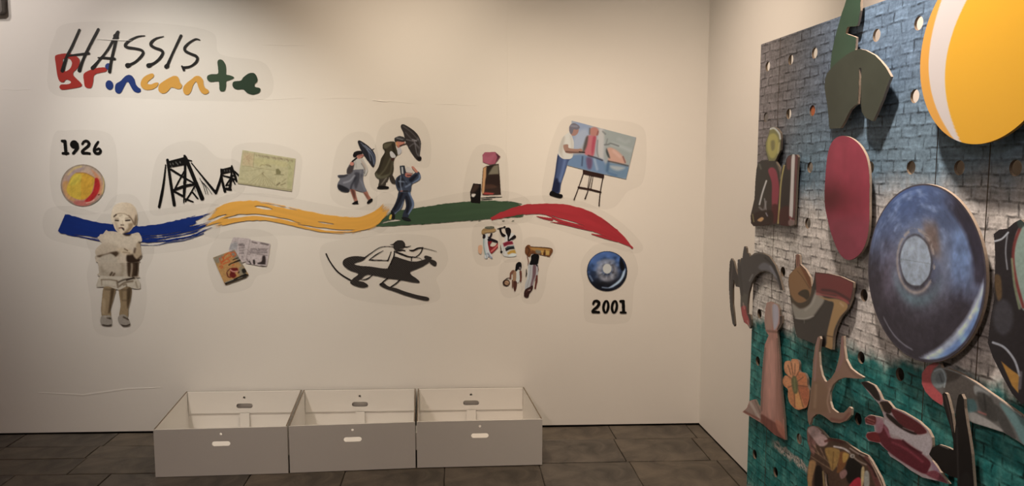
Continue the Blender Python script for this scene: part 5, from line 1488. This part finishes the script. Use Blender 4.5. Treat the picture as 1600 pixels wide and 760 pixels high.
round_cutout('blue_disc_cutout', 'big round dark blue painted disc cut-out with a pale oval centre', CB, RB, .032, bluef, (172, 152, 132), [(.926, 1.355), (1.12, 1.155)], None, .82)

# --- dark figure with a yellow head
VF = (1160, 190, 4.47)
O = [(195, 45), (218, 38), (245, 52), (265, 80), (270, 120), (266, 200), (240, 250), (232, 278), (255, 315), (264, 350), (267, 385), (275, 330), (288, 303), (302, 310), (306, 270), (320, 242), (345, 230), (380, 232), (390, 250), (384, 320), (378, 420), (372, 560), (364, 722), (335, 735), (250, 722), (160, 726), (80, 732), (62, 712), (58, 660), (70, 610), (86, 540), (92, 420), (100, 330), (112, 290), (135, 272), (180, 270), (170, 230), (163, 200), (163, 150), (178, 110), (186, 80)]
c = Canvas(*bbox(O, VF), ss=2.5, ref=REF_T, k=0.75); full(c, O, VF, (62, 52, 44), False)
c.pc([(195, 45), (218, 38), (265, 80), (270, 120), (266, 200), (240, 255), (225, 275), (185, 275), (163, 200), (163, 150), (178, 110), (186, 80)], (122, 112, 64), .8, 1, False)
c.pc([(190, 95), (225, 85), (250, 120), (252, 190), (225, 250), (195, 250), (175, 200), (175, 140)], (166, 148, 74), 1.4); c.pc([(200, 140), (225, 135), (225, 190), (205, 200)], (112, 100, 60), 1.4, .8); c.lc([(195, 52), (225, 48), (258, 85), (266, 120)], 14, (196, 186, 170), .8, .9); c.lc([(258, 150), (248, 220)], 8, (200, 180, 110), .8, .7)
c.pc([(110, 300), (160, 285), (170, 400), (150, 560), (100, 600), (95, 420)], (58, 52, 44), 1.5, .9); c.lc([(120, 300), (130, 330)], 12, (120, 110, 90), 1.2, .6)
c.pc([(180, 345), (205, 320), (235, 340), (250, 400), (258, 480), (245, 600), (235, 690), (215, 690), (205, 560), (205, 430)], (150, 52, 64), 1); c.pc([(205, 590), (250, 590), (245, 700), (205, 700)], (92, 30, 32), 1.5, .9)
c.lc([(168, 415), (140, 500), (120, 580)], 11, (198, 184, 170), .7); c.lc([(165, 560), (150, 620), (120, 600)], 14, (140, 128, 118), 1, .7); c.lc([(155, 540), (170, 640)], 8, (150, 140, 130), .8, .8)
c.pc([(70, 650), (200, 620), (205, 715), (80, 725)], (46, 26, 20), 1.4, .8); c.pc([(105, 690), (135, 668), (150, 680), (130, 700)], (196, 146, 92), .8); c.lc([(72, 650), (80, 700)], 8, (150, 140, 80), .8, .8); c.lc([(165, 640), (175, 660)], 8, (170, 160, 160), .8, .8)
c.lc([(293, 305), (272, 420), (262, 560), (250, 710)], 11, (176, 152, 82), .7); c.pc([(295, 330), (325, 245), (330, 500), (320, 620), (270, 620), (275, 450)], (54, 44, 40), 1.3); c.pc([(268, 610), (330, 600), (330, 725), (262, 718)], (84, 34, 32), 1.5, .9); c.pc([(310, 260), (340, 240), (335, 330), (312, 330)], (112, 60, 56), 1.3, .9)
c.pc([(345, 245), (368, 240), (362, 400), (352, 660), (328, 660), (338, 420)], (206, 188, 172), .8); c.pc([(372, 240), (388, 250), (372, 560), (362, 700), (355, 690), (365, 420)], (112, 62, 58), .8); c.lc([(330, 670), (360, 690)], 16, (110, 40, 40), .8, .8); c.lc([(240, 290), (262, 350), (266, 400)], 7, (130, 116, 90), .8, .8); c.pc([(325, 690), (365, 690), (360, 725), (325, 725)], (140, 112, 100), .8, .8)
cutout('figure_cutout', 'dark upright figure cut-out with a yellow egg head and a red stripe', c, O, VF, .020, [(.0, 1.38), (.06, 1.38)], smooth=False, edge=M['dark_face'])

# --- swooping dark bird
VB_ = (1130, 380, 5.43)
O = [(188, 28), (196, 45), (198, 75), (202, 90), (213, 84), (222, 100), (225, 120), (238, 108), (268, 86), (300, 82), (335, 85), (390, 115), (440, 190), (475, 280), (498, 370), (505, 400), (485, 398), (470, 345), (430, 268), (390, 244), (350, 238), (310, 248), (270, 282), (238, 345), (215, 430), (206, 520), (205, 598), (230, 610), (238, 650), (236, 700), (228, 726), (206, 692), (178, 672), (160, 610), (150, 540), (148, 440), (140, 375), (108, 368), (88, 300), (80, 380), (80, 520), (90, 600), (98, 690), (95, 708), (80, 680), (62, 560), (52, 400), (52, 250), (58, 160), (70, 130), (88, 155), (110, 240), (126, 285), (122, 200), (126, 142), (138, 138), (148, 180), (152, 128), (165, 130), (172, 70), (180, 30)]
c = Canvas(*bbox(O, VB_), ss=2.5, ref=REF_T, k=0.75); full(c, O, VB_, (76, 68, 62), False)
c.pc([(52, 130), (90, 160), (110, 250), (130, 300), (130, 370), (100, 360), (85, 300), (78, 400), (85, 560), (98, 708), (60, 560), (50, 300)], (58, 48, 42), 1.2, .8, False); c.lc([(72, 140), (78, 200), (62, 400), (80, 600)], 5, (120, 106, 92), .6, .6)
c.pc([(300, 200), (350, 165), (420, 210), (460, 300), (490, 390), (430, 290), (380, 235), (320, 230)], (110, 104, 104), 1.8, .75); c.lc([(355, 125), (420, 190), (465, 290), (495, 395)], 12, (52, 46, 44), 1.1, .9); c.lc([(400, 200), (450, 290)], 16, (136, 130, 130), 1.4, .6); c.lc([(250, 270), (225, 320)], 10, (150, 140, 130), 1.2, .6); c.lc([(240, 345), (290, 270), (350, 240)], 6, (36, 30, 28), .8, .8)
c.lc([(230, 110), (300, 88), (350, 95)], 6, (130, 112, 90), .7, .7); c.pc([(155, 440), (205, 440), (205, 540), (160, 540)], (92, 84, 70), 2, .7); c.lc([(140, 200), (150, 330), (160, 440)], 14, (56, 50, 46), 2, .7)
c.pc([(155, 545), (190, 535), (206, 600), (225, 650), (215, 700), (180, 672), (160, 610)], (166, 62, 60), 1); c.lc([(170, 510), (180, 560)], 8, (196, 150, 130), .8, .7); c.lc([(195, 560), (205, 610)], 6, (90, 60, 50), .8, .8); c.pc([(208, 605), (230, 612), (236, 690), (225, 660)], (60, 48, 42), .8, .9); c.lc([(205, 660), (225, 710)], 10, (176, 130, 110), .8, .8)
cutout('bird_cutout', 'black swooping bird cut-out overhanging the left edge of the pegboard', c, O, VB_, .022, [(.005, 1.155)], smooth=False, edge=M['dark_face'])

# --- brown vessel with a red collar
VT = (1225, 390, 4.75)
O = [(88, 42), (102, 36), (115, 44), (118, 110), (160, 150), (195, 210), (206, 285), (222, 240), (232, 170), (330, 180), (420, 202), (515, 245), (514, 285), (500, 370), (472, 440), (420, 502), (385, 580), (368, 650), (360, 745), (310, 725), (280, 720), (200, 690), (100, 650), (85, 600), (75, 550), (60, 430), (45, 330), (33, 240), (40, 190), (80, 145)]
c = Canvas(*bbox(O, VT), ss=2, ref=(166, 146, 126), k=0.72); full(c, O, VT, (62, 52, 44), False)
c.pc([(40, 190), (80, 145), (118, 120), (195, 210), (203, 320), (170, 380), (110, 400), (60, 380), (35, 250)], (134, 92, 54), 1.2); c.pc([(92, 40), (114, 42), (116, 120), (92, 130)], (142, 92, 70), .8); c.lc([(105, 45), (102, 120)], 5, (72, 44, 34), .7, .8); c.pc([(120, 125), (165, 165), (198, 240), (195, 290), (160, 210)], (116, 66, 36), 1.1); c.lc([(100, 160), (140, 210), (190, 290)], 5, (80, 50, 30), .8, .7)
c.pc([(105, 330), (140, 300), (180, 305), (190, 350), (170, 375), (150, 360)], (66, 50, 34), 1); c.pc([(50, 340), (80, 380), (130, 400), (190, 370), (200, 330), (225, 300), (180, 420), (120, 440), (65, 410)], (74, 58, 42), 1.3)
c.pc([(60, 400), (120, 440), (190, 410), (240, 320), (300, 370), (260, 440), (200, 510), (130, 520), (80, 500)], (140, 126, 106), 1.6); c.lc([(85, 510), (150, 515), (220, 495)], 8, (176, 162, 140), 1, .7); c.lc([(240, 310), (210, 400), (160, 450)], 14, (172, 156, 132), 2, .6); c.lc([(150, 520), (152, 560)], 5, (130, 116, 98), .7, .7)
c.pc([(233, 175), (330, 182), (420, 204), (513, 248), (512, 290), (495, 370), (470, 400), (380, 340), (240, 320)], (118, 50, 46), 1, 1, False); c.lc([(285, 300), (380, 315), (480, 370)], 16, (72, 42, 40), 1.6, .8); c.lc([(245, 330), (330, 345), (420, 365), (480, 400)], 16, (160, 70, 62), 1.4, .8)
c.pc([(260, 350), (330, 365), (400, 370), (465, 400), (470, 440), (420, 500), (380, 580), (365, 650), (358, 740), (305, 720), (320, 600), (345, 500), (370, 400), (320, 380)], (160, 118, 70), 1.2); c.pc([(310, 380), (345, 400), (360, 440), (320, 620), (305, 720), (200, 690), (100, 650), (78, 540), (150, 550), (240, 500), (290, 430)], (66, 56, 48), 1.2); c.lc([(318, 640), (362, 650)], 6, (70, 46, 30), .8, .9); c.lc([(420, 400), (440, 420)], 14, (190, 150, 110), 1.4, .6)
c.pc([(280, 660), (302, 640), (305, 722), (278, 718)], (34, 26, 22), 1, .9)
cutout('vessel_cutout', 'brown vessel cut-out with a pointed lid and a dark red collar', c, O, VT, .022, [(.366, 1.13), (.47, 1.05)], smooth=False)

# --- tall pink-brown figure
VG = (1150, 460, 3.3)
O = [(160, 45), (180, 38), (214, 54), (224, 80), (225, 110), (238, 112), (238, 150), (222, 180), (212, 192), (215, 225), (224, 330), (234, 500), (248, 640), (255, 752), (200, 725), (142, 672), (125, 660), (60, 622), (35, 608), (58, 586), (70, 552), (98, 543), (110, 570), (128, 590), (130, 500), (140, 350), (150, 260), (170, 212), (155, 190), (148, 140), (152, 80)]
c = Canvas(*bbox(O, VG), ss=2.5, ref=(160, 140, 120), k=0.98); full(c, O, VG, (140, 92, 74), False)
c.pc([(152, 80), (165, 46), (190, 45), (190, 120), (180, 185), (155, 180), (148, 140)], (134, 98, 80), 1.2); c.pc([(188, 60), (215, 60), (222, 110), (215, 160), (195, 180)], (136, 126, 124), 1.2, .9); c.pc([(226, 112), (238, 112), (238, 150), (215, 190), (212, 180), (226, 150)], (44, 32, 26), .8, 1, False); c.lc([(160, 190), (210, 195)], 12, (96, 62, 48), 1.2, .8)
c.pc([(170, 260), (195, 260), (200, 500), (190, 640), (160, 600), (155, 400)], (166, 112, 92), 2, .7); c.lc([(150, 280), (138, 450), (132, 600)], 9, (96, 66, 54), 1, .8); c.lc([(212, 230), (222, 400), (244, 640)], 6, (86, 58, 46), .8, .8); c.pc([(215, 300), (230, 500), (250, 720), (230, 700), (210, 500)], (124, 80, 62), 1.4, .8)
c.pc([(130, 620), (180, 650), (240, 690), (253, 750), (200, 725), (128, 662)], (96, 48, 36), 1.3, .9); c.pc([(205, 650), (240, 670), (252, 745), (215, 700)], (150, 88, 64), 1.2, .8)
c.pc([(36, 606), (60, 588), (72, 555), (98, 545), (110, 572), (128, 592), (128, 658), (60, 620)], (120, 92, 76), 1, .9, False); c.lc([(75, 560), (120, 640)], 14, (156, 132, 112), 1.2, .7); c.lc([(45, 606), (118, 645)], 10, (100, 52, 40), 1, .8); c.lc([(100, 550), (125, 610)], 7, (90, 70, 58), .8, .7)
c.grain(.07, 2, 18, 0, 5)
cutout('tall_figure_cutout', 'slim pinkish brown gowned figure cut-out at the lower left of the pegboard', c, O, VG, .020, [(.193, .955), (.16, .755)], smooth=False, edge=M['dark_face'])

# --- orange flower
VL = (1215, 510, 4.75)
O = [(50, 300), (58, 265), (88, 258), (100, 272), (108, 245), (145, 250), (160, 278), (160, 330), (172, 342), (200, 350), (218, 388), (222, 440), (235, 480), (232, 545), (215, 600), (190, 612), (160, 620), (130, 610), (92, 570), (78, 520), (78, 470), (48, 440), (40, 402), (58, 368), (85, 375), (56, 340)]
c = Canvas(*bbox(O, VL), ss=2.5, ref=(150, 130, 112), k=0.82); full(c, O, VL, (166, 98, 58))
for p, cl in (([(55, 270), (90, 262), (105, 330), (118, 390), (90, 370), (60, 320)], (182, 116, 72)), ([(108, 252), (145, 255), (158, 300), (140, 360), (120, 380), (110, 320)], (186, 118, 74)), ([(150, 345), (200, 352), (216, 400), (180, 430), (145, 430), (140, 390)], (166, 92, 52)), ([(160, 440), (222, 450), (232, 540), (212, 595), (180, 540), (150, 460)], (150, 76, 44)), ([(130, 480), (155, 480), (185, 560), (188, 605), (140, 605), (130, 540)], (192, 122, 64)), ([(85, 480), (120, 470), (125, 600), (95, 565)], (160, 94, 52)), ([(45, 400), (70, 375), (110, 410), (110, 440), (60, 435)], (176, 108, 64))): c.pc(p, cl, 1, .9)
for p in ([(102, 275), (118, 380)], [(85, 375), (115, 400)], [(160, 335), (135, 380)], [(80, 455), (115, 440)], [(125, 470), (128, 600)], [(155, 470), (190, 600)], [(150, 440), (222, 450)], [(78, 290), (100, 360)], [(130, 280), (128, 360)], [(190, 380), (150, 410)]): c.lc(p, 6, (92, 50, 30), .8, .8)
c.pc([(105, 390), (130, 370), (150, 420), (150, 490), (125, 500), (108, 450)], (82, 76, 42), 1.2); c.lc([(125, 390), (130, 480)], 10, (110, 104, 56), 1, .8)
c.grain(.10, 2, 2, 0, 3)
cutout('flower_cutout', 'orange flower cut-out between the gowned figure and the antler', c, O, VL, .016, [(.366, .755)], edge=M['dark_face'])

# --- brown antler
O = [(300, 82), (312, 75), (318, 95), (312, 140), (306, 190), (312, 290), (328, 365), (348, 405), (362, 416), (398, 388), (428, 342), (450, 270), (462, 210), (470, 140), (476, 78), (490, 72), (492, 150), (506, 245), (540, 312), (588, 350), (636, 379), (622, 390), (562, 386), (500, 380), (452, 396), (412, 432), (388, 490), (388, 560), (404, 612), (442, 643), (490, 645), (518, 618), (532, 598), (548, 612), (546, 660), (512, 700), (460, 720), (402, 712), (352, 672), (315, 652), (285, 655), (255, 680), (238, 735), (226, 700), (222, 640), (238, 560), (250, 470), (258, 380), (266, 250), (280, 150)]
c = Canvas(*bbox(O, VL), ss=2.5, ref=(150, 130, 112), k=0.85); full(c, O, VL, (114, 80, 60), False)
c.pc([(255, 420), (300, 400), (360, 440), (380, 560), (360, 640), (260, 640), (235, 600)], (108, 76, 52), 3, .8); c.lc([(285, 440), (275, 600)], 18, (134, 98, 70), 2.2, .7); c.lc([(300, 90), (285, 250), (275, 400)], 14, (136, 96, 84), 1.5, .7); c.lc([(478, 90), (480, 240), (440, 330)], 14, (120, 80, 74), 1.5, .8); c.lc([(510, 270), (560, 350), (620, 384)], 14, (92, 66, 50), 1.3, .7); c.lc([(390, 460), (370, 560), (390, 640)], 10, (150, 112, 86), 1.4, .7); c.lc([(400, 690), (480, 700), (530, 650)], 20, (96, 54, 42), 1.8, .8); c.lc([(420, 400), (380, 460)], 18, (126, 90, 66), 2, .7)
cutout('antler_cutout', 'brown forked antler cut-out right of the orange flower', c, O, VL, .034, [(.55, .555), (.50, .66)], smooth=False, edge=plain('pale_cut_edge', (.60, .52, .43), .8, .2, 120))

# --- creature with a basket body, at the foot of the picture
VC = (1240, 620, 5.43)
O = [(115, 290), (120, 262), (150, 248), (190, 255), (240, 290), (292, 350), (380, 364), (440, 384), (500, 430), (560, 470), (628, 500), (662, 550), (700, 620), (738, 690), (765, 765), (790, 900), (800, 1020), (720, 1030), (660, 900), (600, 1010), (470, 1040), (400, 960), (360, 840), (300, 760), (290, 660), (262, 640), (270, 760), (280, 1000), (150, 1010), (130, 800), (115, 690), (128, 580), (150, 480), (118, 380)]
c = Canvas(*bbox(O, VC), ss=2, ref=(132, 114, 98), k=0.65); full(c, O, VC, (72, 48, 34), False)
c.pc([(118, 290), (150, 252), (200, 262), (250, 310), (290, 360), (280, 410), (220, 420), (150, 340)], (158, 122, 108), 1.2); c.lc([(240, 310), (256, 318)], 12, (72, 48, 42), .8, .8); c.lc([(270, 380), (330, 370), (420, 385)], 20, (84, 40, 32), 1, .9); c.lc([(345, 425), (420, 440), (470, 470)], 16, (176, 156, 140), .8, .9); c.lc([(480, 440), (560, 490), (640, 520)], 12, (150, 126, 106), .9, .7)
c.pc([(115, 300), (150, 345), (190, 400), (170, 500), (130, 420)], (120, 76, 64), 1.4, .9)
for i in range(9): c.lc([(150 + i * 26, 400 + i * 14), (190 + i * 26, 470 + i * 18)], 8, (150 if i % 2 else 70, 110 if i % 2 else 48, 80 if i % 2 else 36), .9, .7)
for i in range(5): c.lc([(150, 420 + i * 30), (240, 480 + i * 30), (330, 560 + i * 22)], 8, (140 if i % 2 else 66, 104 if i % 2 else 44, 70 if i % 2 else 30), .9, .6)
c.pc([(270, 440), (390, 455), (380, 560), (330, 630), (300, 560)], (150, 108, 48), 1.1, .8); c.pc([(400, 470), (460, 490), (430, 600), (370, 650), (380, 560)], (112, 64, 30), 1.1, .9); c.pc([(420, 480), (470, 490), (455, 540), (420, 560)], (166, 124, 54), 1, .8); c.lc([(340, 470), (330, 620)], 7, (96, 62, 30), .8, .8)
c.pc([(480, 520), (590, 600), (580, 690), (480, 740), (440, 640)], (26, 20, 16), 1.2); c.ec(500, 505, 20, 18, (150, 132, 112), 0, .8); c.ec(502, 506, 9, 9, (40, 30, 26), 0, .7); c.lc([(470, 470), (540, 540), (620, 580)], 12, (140, 120, 100), .9, .7)
c.pc([(470, 760), (520, 700), (565, 690), (575, 780), (480, 800)], (150, 28, 40), 1); c.pc([(390, 650), (440, 620), (455, 660), (410, 700)], (140, 96, 84), 1, .8); c.pc([(575, 620), (600, 600), (600, 700), (575, 780)], (172, 140, 90), .9, .9); c.pc([(605, 640), (640, 650), (640, 780), (600, 770)], (140, 130, 112), 1, .9)
c.pc([(600, 520), (640, 520), (690, 620), (740, 720), (760, 800), (700, 760), (650, 640)], (92, 48, 40), 1.2, .9); c.lc([(640, 520), (700, 640), (752, 760)], 9, (176, 150, 118), .9, .8); c.lc([(560, 500), (660, 600), (700, 680)], 12, (40, 24, 20), 1, .9)
c.pc([(130, 560), (190, 560), (160, 700), (150, 800), (120, 760)], (152, 106, 60), 1.2, .9); c.pc([(190, 600), (240, 610), (240, 760), (180, 760)], (30, 20, 16), 1.2); c.lc([(250, 640), (260, 760)], 12, (150, 120, 70), 1, .8)
c.grain(.10, 3, 3, 0, 7)
cutout('creature_cutout', 'patterned creature cut-out with gold basket body at the foot below the antler', c, O, VC, .018, [(.55, .545), (.55, .355)], smooth=False)

# --- red and white pot
VR = (1340, 580, 4.22)
O = [(22, 76), (58, 69), (110, 95), (140, 140), (160, 188), (200, 200), (236, 245), (300, 270), (400, 330), (465, 390), (490, 440), (493, 490), (482, 540), (490, 590), (520, 630), (560, 690), (600, 745), (540, 728), (430, 702), (350, 655), (280, 602), (215, 562), (200, 536), (214, 540), (180, 510), (145, 476), (72, 460), (55, 432), (65, 405), (115, 400), (110, 362), (55, 350), (48, 312), (78, 290), (125, 300), (178, 312), (165, 270), (140, 215), (90, 160), (40, 100)]
c = Canvas(*bbox(O, VR), ss=2.5, ref=(132, 114, 98), k=0.52); full(c, O, VR, (142, 118, 108), False)
c.pc([(25, 78), (58, 72), (108, 98), (138, 145), (150, 195), (118, 185), (80, 140)], (32, 18, 16), 1, 1); c.pc([(150, 205), (200, 205), (232, 245), (215, 280), (180, 270), (155, 235)], (44, 24, 18), 1.1); c.lc([(150, 225), (165, 260)], 16, (120, 96, 70), 1, .8)
c.pc([(225, 250), (300, 280), (400, 340), (455, 395), (440, 415), (380, 415), (300, 370), (240, 300)], (90, 28, 30), 1.1); c.pc([(190, 280), (230, 300), (300, 365), (390, 415), (350, 415), (270, 370), (200, 310)], (30, 18, 16), 1.1); c.lc([(300, 375), (370, 400)], 8, (140, 110, 96), .9, .6)
c.pc([(180, 320), (260, 370), (380, 425), (470, 420), (485, 500), (460, 560), (380, 500), (280, 440), (200, 400)], (156, 136, 126), 1.5)
c.pc([(150, 340), (200, 380), (220, 440), (300, 460), (400, 530), (480, 600), (470, 650), (440, 680), (330, 620), (220, 545), (150, 470), (130, 400)], (96, 30, 36), 1.3); c.pc([(120, 310), (170, 330), (160, 400), (125, 400)], (136, 90, 90), 1.2, .9); c.lc([(230, 470), (330, 520), (430, 600)], 16, (122, 48, 52), 1.5, .8); c.lc([(180, 370), (210, 430)], 16, (140, 84, 88), 1.4, .7); c.lc([(300, 460), (340, 500), (420, 540)], 14, (70, 18, 24), 1.4, .8)
c.pc([(50, 315), (80, 296), (120, 305), (115, 355), (60, 345)], (92, 28, 26), .9, .9); c.pc([(58, 430), (70, 410), (130, 408), (150, 470), (80, 458)], (110, 30, 30), .9); c.lc([(60, 310), (110, 330)], 7, (156, 90, 76), .8, .6); c.lc([(65, 330), (110, 350)], 6, (140, 70, 60), .8, .6)
c.pc([(490, 600), (530, 600), (540, 660), (500, 660)], (132, 96, 102), 1, .9); c.pc([(450, 680), (520, 660), (595, 740), (540, 726)], (110, 44, 48), 1.1, .9)
c.grain(.08, 2, 2, 0, 9)
cutout('pot_cutout', 'dark red and white pot cut-out with a long black spout', c, O, VR, .022, [(.926, .755), (.85, .80)], smooth=False)

# --- fish
VH = (1430, 550, 3.62)
O = [(150, 92), (180, 92), (230, 112), (280, 136), (350, 180), (430, 236), (520, 300), (615, 368), (680, 420), (760, 500), (720, 560), (640, 545), (575, 500), (500, 456), (420, 430), (330, 402), (290, 382), (200, 335), (150, 302), (100, 270), (60, 228), (38, 180), (40, 120), (70, 80), (105, 62), (140, 66)]
c = Canvas(*bbox(O, VH), ss=2, ref=(140, 122, 104), k=0.66); full(c, O, VH, (84, 76, 66), False)
c.pc([(155, 100), (230, 120), (340, 180), (360, 250), (280, 330), (180, 300), (160, 200)], (72, 62, 52), 2); c.pc([(340, 190), (420, 240), (400, 270), (340, 240)], (124, 118, 106), 1.6, .8); c.pc([(350, 230), (430, 260), (470, 380), (430, 390), (370, 330)], (58, 52, 44), 2, .9); c.pc([(300, 330), (420, 390), (500, 450), (420, 430), (310, 390)], (140, 128, 112), 1.4, .9); c.pc([(480, 290), (600, 370), (690, 440), (740, 540), (620, 530), (560, 430)], (84, 108, 98), 2, .9); c.pc([(440, 300), (500, 340), (570, 490), (500, 450)], (62, 56, 48), 1.5, .9); c.lc([(390, 240), (400, 330)], 10, (44, 40, 34), 1.3, .7); c.lc([(360, 340), (400, 355)], 10, (150, 80, 66), 1.2, .7)
c.pc([(260, 280), (330, 270), (350, 330), (290, 340)], (54, 82, 76), 2, .8)
c.pc([(140, 66), (110, 62), (70, 80), (40, 120), (38, 180), (60, 228), (100, 270), (150, 302), (155, 250), (110, 200), (90, 150), (105, 100)], (156, 62, 58), 1.2, 1); c.ec(135, 148, 44, 58, (112, 112, 102), .1, 1.2); c.ec(145, 150, 28, 36, (96, 98, 92), .1, 1.1); c.lc([(110, 110), (150, 100), (172, 150), (165, 200)], 8, (150, 152, 142), 1, .8); c.lc([(140, 130), (152, 170)], 8, (64, 66, 62), 1, .9); c.lc([(150, 90), (280, 135), (430, 236), (600, 360)], 8, (150, 142, 126), .8, .6)
c.grain(.06, 3, 3, 0, 2)
cutout('fish_cutout', 'long grey fish cut-out with a red face below the blue disc', c, O, VH, .018, [(1.12, .955), (1.306, .84)], smooth=False)

# --- black forked silhouette standing proud of the fish
O = [(155, 240), (166, 231), (178, 240), (190, 280), (206, 350), (216, 420), (224, 470), (232, 400), (230, 340), (240, 270), (248, 243), (262, 240), (275, 268), (278, 320), (290, 400), (302, 470), (318, 580), (332, 760), (340, 900), (240, 900), (240, 716), (195, 702), (152, 676), (130, 640), (88, 592), (80, 580), (96, 545), (135, 525), (180, 540), (218, 558), (216, 500), (202, 430), (182, 370), (162, 300)]
c = Canvas(*bbox(O, VH), ss=2.5, ref=(132, 114, 98), k=0.6); full(c, O, VH, (26, 20, 17), False)
c.lc([(236, 430), (240, 560), (245, 740)], 9, (50, 42, 36), 1, .8); c.pc([(265, 700), (310, 700), (318, 860), (262, 860)], (36, 30, 26), 2, .7); c.lc([(170, 250), (195, 350), (212, 450)], 8, (66, 50, 42), .9, .8); c.lc([(140, 530), (190, 550)], 6, (110, 98, 84), .8, .7)
cutout('forked_cutout', 'black forked silhouette cut-out with two upright prongs in front of the fish', c, O, VH, .045, [(1.12, .755), (1.2, .755)], smooth=False, edge=plain('corrugated_edge', (.40, .35, .29), .9, .35, 260))

# --- black and white long-necked shape at the right edge of the view
VQ = (1530, 330, 2.53)
O = [(58, 92), (80, 74), (112, 70), (140, 46), (163, 34), (186, 52), (200, 100), (240, 200), (262, 330), (270, 430), (255, 560), (225, 680), (185, 755), (168, 764), (130, 720), (92, 652), (56, 580), (35, 520), (45, 432), (60, 350), (62, 280), (65, 200), (62, 125)]
c = Canvas(*bbox(O, VQ), ss=2, ref=(166, 146, 126), k=0.6); full(c, O, VQ, (50, 42, 42), False)
c.pc([(150, 80), (180, 60), (210, 140), (250, 260), (262, 380), (220, 400), (165, 380), (140, 250), (135, 160)], (140, 152, 130), 1.3); c.lc([(165, 60), (140, 130), (135, 200), (150, 290), (175, 380)], 12, (130, 50, 44), 1.2, .95); c.lc([(130, 190), (140, 290), (160, 385)], 9, (136, 140, 96), 1.1, .8); c.pc([(150, 40), (170, 36), (180, 55), (160, 70)], (60, 72, 62), 1.2, .9)
c.pc([(60, 260), (85, 260), (90, 340), (72, 350)], (112, 80, 44), 1.5, .8); c.ec(95, 420, 40, 70, (76, 70, 70), 0, 3, .8); c.lc([(60, 120), (90, 110), (115, 85)], 7, (196, 190, 180), .8, .9); c.lc([(112, 90), (105, 160), (112, 230)], 6, (170, 164, 156), .8, .7)
c.pc([(88, 595), (130, 630), (160, 650), (155, 720), (130, 690)], (176, 120, 46), 1, 1, False); c.lc([(55, 520), (100, 540), (140, 590), (160, 650)], 9, (176, 170, 164), .9, .9); c.lc([(165, 640), (160, 700)], 14, (110, 100, 96), 1.2, .7)
c.grain(.07, 4, 4, 0, 5)
cutout('penguin_cutout', 'black long-necked shape cut-out with pale green wing at the right edge of the view', c, O, VQ, .034, [(1.306, 1.155), (1.345, 1.155)], smooth=False, edge=M['dark_face'])


# wooden spacers that carry each cut-out: placed well inside its outline and clear of the others
def sdist(P, X, Y):
    d = np.full(X.shape, 1e9); ins = np.zeros(X.shape, bool)
    for i in range(len(P)):
        (ax, ay), (bx, by) = P[i], P[(i + 1) % len(P)]
        ex, ey = bx - ax, by - ay
        t = np.clip(((X - ax) * ex + (Y - ay) * ey) / max(ex * ex + ey * ey, 1e-12), 0, 1)
        d = np.minimum(d, np.hypot(X - ax - ex * t, Y - ay - ey * t))
        if abs(ey) > 1e-12: ins ^= ((ay > Y) != (by > Y)) & (X < ex * (Y - ay) / ey + ax)
    return np.where(ins, -d, d)


for k, (root, UV, org, off, thick) in enumerate(CUTS):
    g = 60
    X, Y = np.meshgrid(np.linspace(UV[:, 0].min(), UV[:, 0].max(), g), np.linspace(UV[:, 1].min(), UV[:, 1].max(), g))
    sh = (3.09 - X) / 1.42 * off                     # keep it hidden behind the face also when seen at a slant
    m = np.minimum(-sdist(UV, X, Y), X - EU[0] - .012)
    for f in (.35, .7, 1.0): m = np.minimum(m, -sdist(UV, X + sh * f, Y))
    m = np.minimum(m, 2.03 - Y)
    for j, (_, UV2, _, off2, _) in enumerate(CUTS):
        if j != k and off2 < off: m = np.minimum(m, sdist(UV2, X, Y))
    done = []
    for n in range(2):
        mm = m.copy()
        for u, z in done: mm = np.minimum(mm, np.hypot(X - u, Y - z) * .35)
        i = np.unravel_index(np.argmax(mm), mm.shape)
        if mm[i] < .006: break
        u, z = X[i], Y[i]; done.append((u, z))
        disc_part('spacer', u - org[0], z - org[1], min(.0175, mm[i] * .7), -off + thick + .0003, -.0006, M['peg'], root)


# unseen return added along the left edge to block light behind the panels
plate('side_light_block', [(.006, .004), (.195, .004), (.195, 1.62), (.006, 1.62)], [], lambda p: (EU[0] + .002, TH + p[0], p[1]), (.010, 0, 0), M['dark_face'], board)
